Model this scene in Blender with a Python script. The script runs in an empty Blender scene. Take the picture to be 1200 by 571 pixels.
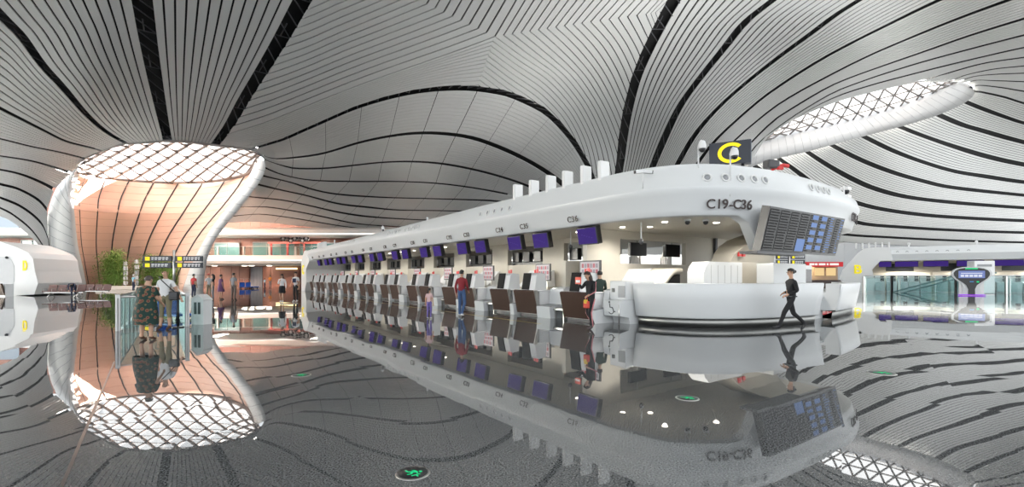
import bpy, bmesh, math, random
import numpy as np
from mathutils import Vector, Matrix
random.seed(7)
C = bpy.context.scene.collection
F, CX, Y0, CH = 550.0, 600.0, 324.5, 1.46
PI = math.pi
def R(a): return math.radians(a)
# a pixel of the photograph and a distance give a point of the place
def P(px, py, Y): return Vector(((px-CX)*Y/F, Y, CH+(Y0-py)*Y/F))
def G(px, py):
    Y = F*CH/(py-Y0)
    return Vector(((px-CX)*Y/F, Y, 0.0))

# ---------------------------------------------------------------- materials
MATS = {}
def mat(name, col, rough=0.5, metal=0.0, emit=None, estr=0.0, var=0.06, scale=3.0, ior=1.5, alpha=1.0, trans=0.0, bump=0.0):
    if name in MATS: return MATS[name]
    m = bpy.data.materials.new(name); m.use_nodes = True
    nt = m.node_tree; b = nt.nodes['Principled BSDF']
    b.inputs['Roughness'].default_value = rough; b.inputs['Metallic'].default_value = metal
    b.inputs['IOR'].default_value = ior
    b.inputs['Alpha'].default_value = alpha
    b.inputs['Transmission Weight'].default_value = trans
    b.inputs['Base Color'].default_value = (*col, 1)
    if emit:
        b.inputs['Emission Color'].default_value = (*emit, 1); b.inputs['Emission Strength'].default_value = estr
    if var > 0:
        tc = nt.nodes.new('ShaderNodeTexCoord'); nz = nt.nodes.new('ShaderNodeTexNoise')
        nz.inputs['Scale'].default_value = scale; nz.inputs['Detail'].default_value = 3
        mp = nt.nodes.new('ShaderNodeMapRange')
        mp.inputs['To Min'].default_value = 1-var; mp.inputs['To Max'].default_value = 1+var
        mx = nt.nodes.new('ShaderNodeVectorMath'); mx.operation = 'SCALE'
        mx.inputs[0].default_value = col
        nt.links.new(tc.outputs['Object'], nz.inputs['Vector']); nt.links.new(nz.outputs['Fac'], mp.inputs['Value'])
        nt.links.new(mp.outputs['Result'], mx.inputs['Scale']); nt.links.new(mx.outputs['Vector'], b.inputs['Base Color'])
        if bump > 0:
            bp = nt.nodes.new('ShaderNodeBump'); bp.inputs['Strength'].default_value = bump
            nt.links.new(nz.outputs['Fac'], bp.inputs['Height']); nt.links.new(bp.outputs['Normal'], b.inputs['Normal'])
    MATS[name] = m
    return m
def glow(name, col, s):
    return mat(name, (0.015,0.015,0.015), 0.9, emit=col, estr=s, var=0, ior=1.08)

M_SLAT   = mat('ceiling_slat_white', (0.70,0.70,0.69), 0.55, var=0.03, scale=0.5)
M_VOID   = mat('roof_void_black', (0.012,0.012,0.013), 0.9, var=0)
M_TRUSS  = mat('roof_steel_grey', (0.10,0.10,0.11), 0.6)
M_PANEL  = mat('white_panel', (0.80,0.80,0.79), 0.4, var=0.02, scale=0.7)
M_SHELL  = mat('glossy_white_shell', (0.70,0.715,0.72), 0.35, var=0.02, scale=0.6)
M_WARM   = mat('warm_beige_panel', (0.62,0.58,0.50), 0.5, var=0.03)
M_SOFFIT = mat('warm_white_soffit', (0.72,0.68,0.60), 0.4, var=0.03)
M_BROWN  = mat('brown_leather_panel', (0.050,0.026,0.018), 0.6, var=0.12, scale=8, ior=1.3)
M_BLACK  = mat('black_plastic', (0.012,0.012,0.014), 0.3, var=0)
M_DARK   = mat('dark_grey_metal', (0.05,0.05,0.055), 0.45)
M_STEEL  = mat('brushed_steel', (0.55,0.54,0.52), 0.28, metal=1.0, var=0.08, scale=6)
M_PURPLE = glow('purple_screen', (0.040,0.016,0.175), 1.0)
M_PURPLE2= glow('purple_screen_streak', (0.09,0.05,0.30), 1.0)
M_YELLOW = mat('sign_yellow', (0.90,0.72,0.0), 0.5, emit=(1.0,0.82,0.0), estr=0.35, var=0)
M_NAVY   = mat('sign_navy', (0.016,0.020,0.032), 0.35, var=0)
M_RED    = mat('signal_red', (0.60,0.03,0.03), 0.45, var=0.03)
M_LETTER = mat('letter_brown_black', (0.035,0.022,0.020), 0.5, var=0)
M_LAMP   = glow('lamp_white', (1.0,0.93,0.8), 9.0)
M_WHITE  = mat('white_paint', (0.80,0.80,0.80), 0.45, var=0.02)
M_GREY   = mat('mid_grey_paint', (0.30,0.31,0.32), 0.5)
M_COPPER = mat('dark_copper_wall', (0.20,0.075,0.048), 0.45, var=0.12, scale=0.4)
M_CREAM  = mat('balcony_cream', (0.74,0.74,0.72), 0.45, var=0.02)
M_BLUE   = mat('cart_blue', (0.02,0.13,0.55), 0.4, var=0.05)
M_GREEN  = glow('exit_green', (0.02,0.75,0.28), 1.0)

def glass_mat(name, tint, refl=0.12, dens=0.25):
    m = bpy.data.materials.new(name); m.use_nodes = True; nt = m.node_tree
    nt.nodes.clear()
    out = nt.nodes.new('ShaderNodeOutputMaterial')
    tr = nt.nodes.new('ShaderNodeBsdfTransparent'); tr.inputs['Color'].default_value = (*tint, 1)
    df = nt.nodes.new('ShaderNodeBsdfTranslucent'); df.inputs['Color'].default_value = (*[min(1, c*1.05) for c in tint], 1)
    gl = nt.nodes.new('ShaderNodeBsdfGlossy'); gl.inputs['Roughness'].default_value = 0.03
    m1 = nt.nodes.new('ShaderNodeMixShader'); m1.inputs['Fac'].default_value = dens
    m2 = nt.nodes.new('ShaderNodeMixShader')
    fr = nt.nodes.new('ShaderNodeFresnel'); fr.inputs['IOR'].default_value = 1.0 + refl*4
    nt.links.new(tr.outputs[0], m1.inputs[1]); nt.links.new(df.outputs[0], m1.inputs[2])
    nt.links.new(fr.outputs[0], m2.inputs['Fac'])
    nt.links.new(m1.outputs[0], m2.inputs[1]); nt.links.new(gl.outputs[0], m2.inputs[2])
    nt.links.new(m2.outputs[0], out.inputs['Surface'])
    MATS[name] = m
    return m
M_GLASS = glass_mat('clear_green_glass', (0.84,0.95,0.94), 0.08, 0.03)
M_CLEARSKY = glass_mat('clear_skylight_glass', (0.97,0.98,1.0), 0.0, 0.04)
M_GLASS2 = glass_mat('teal_rail_glass', (0.90,0.975,0.975), 0.05, 0.05)
M_SKYGLASS = glass_mat('fritted_skylight_glass', (0.50,0.51,0.53), 0.0, 0.08)

# ---------------------------------------------------------------- mesh building
class MB:
    def __init__(self): self.v = []; self.f = []; self.mi = []; self.sm = []
    def add(self, verts, faces, mi=0, smooth=False):
        o = len(self.v); self.v += [tuple(x) for x in verts]
        for f in faces:
            self.f.append([i+o for i in f]); self.mi.append(mi); self.sm.append(smooth)
        return self
    def box(self, x0, x1, y0, y1, z0, z1, mi=0, m=None):
        vs = [Vector((x,y,z)) for z in (z0,z1) for x,y in ((x0,y0),(x1,y0),(x1,y1),(x0,y1))]
        if m: vs = [m @ p for p in vs]
        return self.add(vs, [(3,2,1,0),(4,5,6,7),(0,1,5,4),(1,2,6,5),(2,3,7,6),(3,0,4,7)], mi)
    def rbox(self, x0, x1, y0, y1, z0, z1, r=0.03, mi=0, seg=2, m=None):
        bm = bmesh.new(); bmesh.ops.create_cube(bm, size=1)
        for p in bm.verts:
            p.co = Vector(((x0+x1)/2+p.co.x*(x1-x0), (y0+y1)/2+p.co.y*(y1-y0), (z0+z1)/2+p.co.z*(z1-z0)))
        bmesh.ops.bevel(bm, geom=list(bm.edges), offset=r, segments=seg, affect='EDGES', profile=0.5)
        bm.verts.index_update()
        vs = [(m @ p.co) if m else p.co.copy() for p in bm.verts]
        fs = [[q.index for q in f.verts] for f in bm.faces]
        bm.free(); return self.add(vs, fs, mi)
    def prism(self, poly, axis, a, b, mi=0, m=None):
        """poly: 2D outline; axis 'x': poly is (y,z); 'y': (x,z); 'z': (x,y)"""
        def mk(p, h):
            if axis == 'x': return Vector((h, p[0], p[1]))
            if axis == 'y': return Vector((p[0], h, p[1]))
            return Vector((p[0], p[1], h))
        n = len(poly)
        vs = [mk(p, a) for p in poly]+[mk(p, b) for p in poly]
        if m: vs = [m @ p for p in vs]
        fs = [list(range(n))[::-1], list(range(n, 2*n))]+[[i, (i+1) % n, n+(i+1) % n, n+i] for i in range(n)]
        return self.add(vs, fs, mi)
    def tube(self, pts, r, n=6, mi=0, caps=True, smooth=True):
        pts = [Vector(p) for p in pts]; rs = r if isinstance(r, (list,tuple)) else [r]*len(pts)
        vs = []; 
        for i, p in enumerate(pts):
            d = (pts[min(i+1, len(pts)-1)]-pts[max(i-1, 0)])
            if d.length < 1e-9: d = Vector((0,0,1))
            d.normalize()
            a = Vector((0,0,1)) if abs(d.z) < 0.9 else Vector((1,0,0))
            x = d.cross(a).normalized(); y = d.cross(x)
            for k in range(n):
                an = 2*PI*k/n; vs.append(p+(x*math.cos(an)+y*math.sin(an))*rs[i])
        fs = []
        for i in range(len(pts)-1):
            for k in range(n):
                fs.append((i*n+k, i*n+(k+1) % n, (i+1)*n+(k+1) % n, (i+1)*n+k))
        self.add(vs, fs, mi, smooth)
        if caps:
            o = len(self.v)-len(vs)
            self.f.append([o+k for k in range(n)][::-1]); self.mi.append(mi); self.sm.append(False)
            self.f.append([o+(len(pts)-1)*n+k for k in range(n)]); self.mi.append(mi); self.sm.append(False)
        return self
    def cyl(self, c, r, z0, z1, n=16, mi=0, r2=None):
        r2 = r if r2 is None else r2
        return self.tube([(c[0],c[1],z0),(c[0],c[1],z1)], [r, r2], n, mi)
    def lathe(self, prof, n=20, mi=0, c=(0,0,0), sx=1, sy=1, m=None):
        vs = []
        for r, z in prof:
            for k in range(n):
                a = 2*PI*k/n; vs.append(Vector((c[0]+r*math.cos(a)*sx, c[1]+r*math.sin(a)*sy, c[2]+z)))
        if m: vs = [m @ p for p in vs]
        fs = [(i*n+k, i*n+(k+1) % n, (i+1)*n+(k+1) % n, (i+1)*n+k) for i in range(len(prof)-1) for k in range(n)]
        fs += [list(range(n))[::-1], [(len(prof)-1)*n+k for k in range(n)]]
        return self.add(vs, fs, mi, True)
    def ball(self, c, r, n=12, mi=0, s=(1,1,1), keep=None, m=None):
        c = Vector(c); rows = max(6, n//2+2); vs = []; fs = []
        for i in range(rows+1):
            th = PI*i/rows
            for k in range(n):
                ph = 2*PI*k/n
                vs.append(Vector((r*s[0]*math.sin(th)*math.cos(ph), r*s[1]*math.sin(th)*math.sin(ph), r*s[2]*math.cos(th))))
        for i in range(rows):
            for k in range(n):
                f = (i*n+k, (i+1)*n+k, (i+1)*n+(k+1) % n, i*n+(k+1) % n)
                if keep is None or keep(sum((vs[q] for q in f), Vector())/4): fs.append(f)
        vs = [(m @ p if m else p)+c for p in vs]
        return self.add(vs, fs, mi, True)
    def grid(self, rows, mi=0, smooth=True, closed=False):
        n = len(rows[0]); vs = [p for r in rows for p in r]
        fs = []
        for i in range(len(rows)-1):
            for k in range(n if closed else n-1):
                fs.append((i*n+k, i*n+(k+1) % n, (i+1)*n+(k+1) % n, (i+1)*n+k))
        return self.add(vs, fs, mi, smooth)
    def build(self, name, m, parent=None):
        me = bpy.data.meshes.new(name); me.from_pydata([tuple(p) for p in self.v], [], self.f)
        for q in (m if isinstance(m, (list,tuple)) else [m]): me.materials.append(q)
        me.polygons.foreach_set('material_index', self.mi); me.polygons.foreach_set('use_smooth', self.sm)
        bm = bmesh.new(); bm.from_mesh(me)
        bmesh.ops.remove_doubles(bm, verts=bm.verts, dist=1e-5)
        bmesh.ops.recalc_face_normals(bm, faces=bm.faces); bm.to_mesh(me); bm.free()
        me.update()
        o = bpy.data.objects.new(name, me); C.objects.link(o)
        if parent: o.parent = parent
        return o

def thing(name, label, cat, loc=(0,0,0), rz=0.0, group=None):
    o = bpy.data.objects.new(name, None); C.objects.link(o); o.empty_display_size = 0.2
    o.location = loc; o.rotation_euler = (0,0,rz); o['label'] = label; o['category'] = cat
    if group: o['group'] = group
    return o
def tag(o, label, cat, group=None, kind=None):
    o['label'] = label; o['category'] = cat
    if group: o['group'] = group
    if kind: o['kind'] = kind
    return o
def struct(o): o['kind'] = 'structure'; return o
def dup(root, loc, rz, label=None, group=None):
    r = root.copy(); C.objects.link(r); r.location = loc; r.rotation_euler = (0,0,rz)
    if label: r['label'] = label
    if group: r['group'] = group
    for ch in list(root.children):
        c = ch.copy(); C.objects.link(c); c.parent = r
        for g in ch.children:
            d = g.copy(); C.objects.link(d); d.parent = c
    return r
def text_mesh(s, size, depth=0.01, bold=0.0, spacing=1.0):
    cu = bpy.data.curves.new('t', 'FONT'); cu.body = s; cu.size = size; cu.extrude = depth; cu.offset = bold
    cu.align_x = 'CENTER'; cu.align_y = 'CENTER'; cu.space_character = spacing
    o = bpy.data.objects.new('t', cu); C.objects.link(o)
    bpy.context.view_layer.update()
    me = bpy.data.meshes.new_from_object(o.evaluated_get(bpy.context.evaluated_depsgraph_get()))
    bpy.data.objects.remove(o); bpy.data.curves.remove(cu)
    return me
def text(name, s, size, m, parent, origin, xdir, updir, depth=0.01, bold=0.0, sx=1.0, spacing=1.0):
    """text in the parent's own coordinates: xdir is the reading direction, updir the way up"""
    me = text_mesh(s, size, depth, bold, spacing); me.materials.clear(); me.materials.append(m)
    x = Vector(xdir).normalized(); u = Vector(updir); u = (u-x*u.dot(x)).normalized(); n = x.cross(u)
    mt = Matrix((x*sx, u, n)).transposed().to_4x4(); mt.translation = Vector(origin)
    me.transform(mt)
    o = bpy.data.objects.new(name, me); C.objects.link(o)
    if parent: o.parent = parent
    return o
M_GLOSSBLACK = mat('kiosk_black', (0.008,0.008,0.009), 0.6, var=0, ior=1.2)
M_PLINTH = mat('plinth_steel', (0.26,0.26,0.25), 0.38, metal=1.0, var=0.10, scale=2)
# ---------------------------------------------------------------- the roof
# depth of the roof: a thin-plate surface through points whose distance is known from their mirror image in the floor
CTRL = [(-200,-200,10.8),(200,-150,12.4),(600,-150,12.8),(0,0,17.5),(300,0,17.6),(600,0,18.7),(-200,0,17.0),
 (100,186,43),(143,170,37.5),(200,168,35),(256,171,37),(302,186,45),
 (100,100,24.5),(200,100,25.0),(300,110,26.5),(400,60,22.8),
 (550,106,27.5),(480,157,36.5),(590,176,40),(470,190,46),(450,212,55),(600,230,60),(450,231,61),(450,245,64),(430,254,66),(400,266,67.5),(560,275,69),
 (310,196,50),(300,225,55),(285,243,61),(300,258,66),(340,213,53),
 (0,128,30),(0,163,36),(0,200,42),(0,232,45),(0,255,47),(40,282,49),(57,307,51),(68,336,53),(57,250,48.5),(72,212,46),(-150,70,24),(-200,160,36),(-200,240,45),
 (650,145,38),(692,200,58),(720,20,22.8),(728,185,61),(800,0,24.5),(900,0,30),(800,120,45),(900,75,45),(1000,50,46),
 (1200,0,42),(1200,-150,29),(900,-150,21),(1400,-100,34),(1400,0,46),(1200,60,56),(1100,90,66),(1020,109,67),(940,135,68),(890,164,72),
 (882,192,76),(1007,160,79),(1081,140,78),(1143,108,73),(1200,166,85),(1200,214,92),(1200,260,98),(1200,292,102),(1050,200,85),(1000,284,100),(940,230,88),
 (1400,90,68),(1400,180,86),(1400,290,102),(760,230,72),(880,262,95)]
_c = np.array(CTRL, float); _q = _c[:, :2]/300.0; _n = len(_q)
def _U(r2): return np.where(r2 > 1e-12, r2*np.log(np.maximum(r2, 1e-12)), 0.0)
_A = np.zeros((_n+3, _n+3)); _d = ((_q[:, None]-_q[None])**2).sum(-1)
_A[:_n, :_n] = _U(_d)+np.eye(_n)*0.002; _A[:_n, _n] = 1; _A[:_n, _n+1:] = _q; _A[_n, :_n] = 1; _A[_n+1:, :_n] = _q.T
_w = np.linalg.solve(_A, np.concatenate([1.0/_c[:, 2], np.zeros(3)]))
def roofY(px, py):
    p = np.array([px, py])/300.0
    v = float(_U(((_q-p)**2).sum(-1)) @ _w[:_n] + _w[_n] + p @ _w[_n+1:])
    return 1.0/min(max(v, 1/110.0), 1/9.0)
def roofP(px, py): return P(px, py, roofY(px, py))

def resample(pl, n):
    a = np.array(pl, float)
    # smooth with a Catmull-Rom pass first
    out = []
    for i in range(len(a)-1):
        p0 = a[max(i-1, 0)]; p1 = a[i]; p2 = a[i+1]; p3 = a[min(i+2, len(a)-1)]
        for t in np.linspace(0, 1, 9)[:-1]:
            out.append(0.5*((2*p1)+(-p0+p2)*t+(2*p0-5*p1+4*p2-p3)*t*t+(-p0+3*p1-3*p2+p3)*t**3))
    out.append(a[-1]); a = np.array(out)
    s = np.concatenate([[0], np.cumsum(np.hypot(*(a[1:]-a[:-1]).T))])
    u = np.linspace(0, s[-1], n)
    return np.stack([np.interp(u, s, a[:, 0]), np.interp(u, s, a[:, 1])], 1)

SEAM = {
 'E0': [(68,336),(62,320),(57,307),(48,292),(39,282),(18,264),(0,255),(-60,232),(-150,212)],
 'S8': [(60,308),(54,295),(39,272.6),(22,257),(0,244),(-60,222),(-150,202)],
 'S7': [(56,280),(48,261),(26,243),(0,232),(-60,211),(-150,192)],
 'S6': [(55,246),(44,234),(22,222),(0,216),(-60,202),(-150,186)],
 'S5': [(63,222),(48,214),(26,205),(0,199),(-60,190),(-150,178)],
 'S4': [(84,203),(63,196),(35,188.5),(0,183),(-60,174),(-150,160)],
 'S3': [(100,186),(70,178.6),(35,171.6),(0,163),(-60,150),(-150,130)],
 'S2': [(118,177),(105,173),(77,166),(52,154),(28,142),(0,128),(-60,96),(-150,46)],
 'L1': [(147,168),(122.6,154),(98,133),(70,101.6),(45.5,75),(21,42),(0,21),(-60,-40),(-150,-130)],
 'L2': [(195,166),(189,140),(182,101.6),(173,52.5),(165,0),(154,-70),(142,-150)],
 'L3': [(253,171),(271,147),(288.6,115.6),(313,77),(334,42),(357,0),(392,-65),(438,-150)],
 'L4': [(295,175),(330.6,164.6),(355,154),(380,143),(415,128),(450,117),(485,109),(520,105),(555,105),(590,110),(610,117),(638,131),(659,150.6),(676.6,173),(692,200),(700,222),(706,245)],
 'L5': [(306,181),(320,186.5),(346.5,185),(380,180),(420,168),(453,161),(486,157),(519.5,157.5),(553,162.5),(586,174),(620,190),(648,207.5),(672,228),(690,248)],
 'L6': [(309,187),(330,194),(346.5,197.8),(380,197.8),(413,194.5),(446,191),(479.6,190),(513,192),(546,197.5),(579,205.5),(612.7,216.4),(640,229),(672,250)],
 'L7': [(310,196),(330,204.8),(363,211.4),(413,213),(463,213),(513,215.4),(563,221.8),(609,230.7),(640,239),(665,253)],
 'L8': [(296,203),(308,206),(340,213.8),(366.5,222.4),(396,228),(446,231.4),(496,233),(546,234.4),(586,236.4),(620,243),(655,258)],
 'L9': [(290,213),(304,217),(333,223.8),(360,229.7),(396,239),(430,243),(466,246.4),(519.5,247.4),(570,250),(640,264)],
 'L10': [(280,228),(295,231.4),(330,234.7),(363,241.4),(396.4,249),(430,254),(479.6,257.4),(520,259),(570,263),(630,270)],
 'L11': [(270,243),(286.6,243),(313,243),(346.5,248),(380,254.7),(413,262),(446,265),(500,268),(560,271),(620,276)],
 'L12': [(262,255),(280,253),(306.6,251.4),(346.5,256.4),(380,262),(406.4,266),(446,270),(500,275),(560,279),(620,283)],
 'E1': [(250,263),(270,262),(300,261),(340,264.5),(380,269),(420,274),(460,278),(510,283),(560,287),(620,290)],
 'R1': [(722,240),(724,215),(727.7,185.6),(730.5,161),(736,129.6),(746,93),(758.5,63),(772.5,35),(792,0),(832,-60),(895,-150)],
 'R2': [(750,240),(756,222),(765.5,194.4),(781,157.6),(798.8,122.6),(821.6,91),(848,58),(874,26),(907,0),(970,-48),(1090,-130)],
 'R3': [(772,240),(780,222),(795,191),(818,154),(846,122.6),(877.6,94.6),(912.6,67),(952.5,38),(978.8,18.4),(1007.7,0),(1090,-50),(1250,-135)],
 'R4': [(790,242),(802,218),(820,189),(839,164.6),(867,138),(902,109),(952.5,76),(992,54),(1044.5,27.6),(1102,0),(1210,-46),(1370,-108)],
 'R5': [(808,242),(820,222),(838,192),(860,166),(881,147),(916,120),(965.7,92),(1018,65.7),(1070.7,43),(1123,22),(1183.7,0),(1290,-36),(1400,-72)],
 'R6': [(826,245),(842,222),(860,193),(876,172),(905,143),(926,128.7),(965.7,105),(992,93),(1031,78.8),(1084,60.4),(1136.4,42),(1200,22.3),(1290,-5),(1400,-36)],
 'R7': [(840,247),(856,222),(872,190),(890,167),(921,143),(947,126),(979,107.7),(1013,94.6),(1044.5,84),(1084,72),(1136,58),(1200,41.5),(1290,20),(1400,-6)],
 'R8': [(848,248),(866,218),(880,190),(898,163),(924,144.5),(952,127),(985,111.5),(1026,98.5),(1060,89.5),(1097,80),(1136,70.5),(1200,56),(1290,38),(1400,16)],
 'R9': [(852,250),(868,222),(876,196),(891,166),(911,151),(933.7,139.5),(959,128.5),(987.5,118.5),(1015.8,110.8),(1044,104),(1072,97),(1104,88),(1150,75),(1200,67.5),(1290,54),(1400,38)],
 'R9b': [(1072,97),(1104,88),(1150,75),(1200,67.5),(1290,54),(1400,38)],
 'R10': [(1112,96.5),(1131,88.5),(1163,81.4),(1200,77.5),(1290,69),(1400,60)],
 'R11': [(1122,96.5),(1140,90),(1163,87.5),(1200,86),(1290,84),(1400,82)],
 'R12': [(1132,97),(1145,94),(1163,94.6),(1200,96),(1290,100),(1400,106)],
 'R13': [(1141,101),(1150,100),(1176,103),(1200,107),(1290,121),(1400,138)],
 'R14': [(1143,107),(1149,107.5),(1178,114),(1200,121),(1290,147),(1400,174)],
 'R15': [(1132,119),(1163,131),(1189,140.5),(1200,144),(1290,171),(1400,197)],
 'R16': [(1095.5,133),(1125,146),(1154,154),(1200,166.5),(1290,189),(1400,211)],
 'R17': [(1051,147.5),(1081,159),(1117.5,172),(1154,183),(1200,193),(1290,208),(1400,222)],
 'R18': [(1009,158.5),(1044,175.7),(1081,190),(1117.5,201),(1154,207),(1200,214),(1290,224),(1400,232)],
 'R19': [(972,169),(1007,186.7),(1044,201),(1081,211.7),(1117.5,220),(1200,229),(1290,237),(1400,243)],
 'R20': [(943,176.4),(970,194),(1000,210.6),(1025.6,221.6),(1062,231),(1117.5,237.5),(1200,243.7),(1290,249),(1400,253)],
 'R21': [(909.7,184),(933.6,201),(959,220),(989,232.7),(1025.6,243.7),(1081,252),(1136,256),(1200,259),(1290,262),(1400,264)],
 'R22': [(882,192),(900.5,206),(930,225),(960,242),(1003.5,261),(1062,267),(1136,271),(1200,273),(1290,275),(1400,276)],
 'R23': [(868,210),(890,232),(920,251),(955,266),(987,275),(1044,278.7),(1099,281.6),(1154,283.5),(1200,284.6),(1290,286),(1400,287)],
 'E2': [(856,240),(880,258),(915,270),(950,279),(990,285),(1050,288.5),(1120,290.5),(1200,292.5),(1290,294),(1400,295)],
}
ceiling = struct(bpy.data.objects.new('ceiling', None)); C.objects.link(ceiling)
UPV = Vector((0,0,1))
def slats(a, b, n, name='ceiling_panel', gapw=0.55, slot=0.15, m=44, clip=None, joints=(), back=True, truss=False):
    A = resample(SEAM[a] if isinstance(a, str) else a, m); B = resample(SEAM[b] if isinstance(b, str) else b, m)
    YA = [roofP(*p) for p in A]; YB = [roofP(*p) for p in B]
    D = [max((YB[i]-YA[i]).length, 1e-3) for i in range(m)]
    ins = [min(gapw*0.5/d, 0.12) for d in D]
    mb = MB()
    def pt(i, f): return A[i]+(B[i]-A[i])*f
    def edge(i, fg, fb):      # last valid place between a good and a bad fraction
        for _ in range(7):
            h = 0.5*(fg+fb)
            if clip(*pt(i, h)): fg = h
            else: fb = h
        return fg
    for k in range(n):
        g = slot*0.5
        if clip:
            fa, fb = (k+g)/n, (k+1-g)/n; rows = []; last = -9
            step = 4
            for i in range(m):
                va, vb = clip(*pt(i, fa)), clip(*pt(i, fb))
                if not va and not vb:
                    if len(rows) > 1: emit_slat(mb, rows)
                    rows = []; continue
                full = va and vb
                if full and rows and i % step and i < m-1 and clip(*pt(min(i+1, m-1), fa)) and clip(*pt(min(i+1, m-1), fb)): continue
                f0 = fa if va else edge(i, fb, fa); f1 = fb if vb else edge(i, fa, fb)
                p0 = roofP(*pt(i, f0)); p1 = roofP(*pt(i, f1))
                rows.append((p0+UPV*0.05, p0, p1, p1+UPV*0.05))
            if len(rows) > 1: emit_slat(mb, rows)
            continue
        rows = []
        for i in range(m):
            w = 1-2*ins[i]
            f0 = ins[i]+w*(k+g)/n; f1 = ins[i]+w*(k+1-g)/n
            p0 = roofP(*pt(i, f0)); p1 = roofP(*pt(i, f1))
            rows.append((p0+UPV*0.05, p0, p1, p1+UPV*0.05))
            if i in joints:
                if len(rows) > 1: emit_slat(mb, rows)
                j = min(i+1, m-1); w2 = 1-2*ins[j]
                d = roofP(*pt(j, ins[j]+w2*(k+g)/n))-p0
                d = d.normalized()*min(0.05, d.length*0.4) if d.length > 1e-6 else d
                rows = [tuple(r+d for r in rows[-1])]
        if len(rows) > 1: emit_slat(mb, rows)
    o = mb.build(name, M_SLAT, ceiling); o['kind'] = 'structure'
    if back:
        bk = MB()
        rows = []
        for i in sorted(set(range(0, m, max(1, m//44)))|{m-1}):
            q_ = min(0.5/D[i], 0.35) if not clip else 0.02
            fs = (-q_, 0.25, 0.5, 0.75, 1+q_)
            rows.append([roofP(*pt(i, f))+UPV*0.45 for f in fs])
        bk.grid(rows)
        o = bk.build('roof_void', M_VOID, ceiling); o['kind'] = 'structure'
    return A
def emit_slat(mb, rows): mb.grid([list(r) for r in rows], smooth=False)

JT = tuple(range(4, 44, 4)); JL = tuple(range(6, 44, 6))
left_order = ['E0','S8','S7','S6','S5','S4','S3','S2','L1','L2','L3']
cnt = [5,7,7,8,8,9,9,10,11,12]
for i in range(len(left_order)-1):
    slats(left_order[i], left_order[i+1], cnt[i], gapw=0.75 if i >= 7 else 0.5, slot=0.20 if i >= 7 else 0.16)
arch = ['L4','L5','L6','L7','L8','L9','L10','L11','L12','E1']
for i in range(len(arch)-1):
    slats(arch[i], arch[i+1], 12 if i < 3 else 9, gapw=0.8 if i < 2 else 0.6, slot=0.14, joints=JT)
r_top = ['R1','R2','R3','R4','R5','R6','R7','R8','R9']
for i in range(len(r_top)-1):
    slats(r_top[i], r_top[i+1], 10 if i < 4 else 8, gapw=(1.0 if i < 3 else 0.75), slot=0.23)
r_low = ['R9b','R10','R11','R12','R13','R14','R15','R16','R17','R18','R19','R20','R21','R22','R23','E2']
for i in range(len(r_low)-1):
    slats(r_low[i], r_low[i+1], 7 if i < 5 else 8, gapw=0.9 if i > 3 else 0.6, slot=0.27)
# the folded fields between the seams: three directions of slats that meet in creases
l4 = np.array(SEAM['L4']); l3 = np.array(SEAM['L3'])[::-1]; r1 = np.array(SEAM['R1'])[::-1]
def yL4(x): return np.interp(x, l4[:, 0], l4[:, 1])
def xL3(y): return np.interp(y, l3[:, 1], l3[:, 0])
def xR1(y): return np.interp(y, r1[:, 1], r1[:, 0])
def mL4(x): return np.interp(x, [300,450,600,690], [1.5,3.5,5.0,6.5])
def mR1(y): return np.interp(y, [0,100,190], [10,6.5,5.0])
def cP(x, y): return x > xL3(y)+np.interp(y, [0,170], [10,3]) and y < yL4(x)-mL4(x)
def cQ(x, y): return (y < yL4(x)-mL4(x) if x < 700 else True) and x < xR1(y)-mR1(y)
P0 = [(236,171),(262,172.5),(295,174),(330.6,164.6),(355,154),(380,143),(415,128),(450,117),(485,109),(520,105),(558,105)]
P1 = [(248,164),(266,158),(310,144),(350,128),(400,108),(440,93),(490,75.5),(540,58),(580,43)]
P2 = [(300,78),(318,70),(360,55),(400,37.5),(450,17),(490,0)]
P3 = [(352,-20),(372,-28),(380,-32),(388,-36),(394,-39),(400,-42)]
P4 = [(380,-74),(400,-80),(404,-82),(408,-84),(412,-86),(414,-87)]
Q0 = [(558,105),(588,128),(617,148),(636,166),(647,188),(652,212),(655,240)]
Q1 = [(580,43),(610,65),(645,89),(669.6,115.6),(685,140),(697,168),(704,200),(708,240)]
Q2 = [(692,25.6),(715,52),(731,81),(742,110),(752,140),(762,175),(770,205),(776,240)]
Q3 = [(757,17),(766,38),(775,62),(785,100),(796,150),(806,200),(812,240)]
Q4 = [(790,11),(798,38),(806,62),(816,100),(826,150),(836,200),(842,240)]
T0 = [(400,-42),(416,-70),(432,-98),(462,-150)]
T1 = [(490,0),(506,-28),(540,-88),(576,-150)]
T2 = [(580,43),(604,2),(640,-62),(690,-150)]
T3 = [(692,25.6),(715,0),(770,-62),(845,-150)]
T4 = [(757,17),(775,-3),(830,-62),(908,-150)]
T5 = [(790,11),(812,-8),(872,-66),(960,-150)]
for a, b, n, c in ((P0,P1,12,cP),(P1,P2,9,cP),(P2,P3,9,cP),(Q0,Q1,11,cQ),(Q1,Q2,11,cQ),(Q2,Q3,6,cQ),(Q3,Q4,6,cQ),(T0,T1,9,cQ),(T1,T2,9,cQ),(T2,T3,11,cQ),(T3,T4,6,cQ),(T4,T5,6,cQ)):
    slats(a, b, n, gapw=0.0, slot=0.17, m=220, clip=c)
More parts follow.
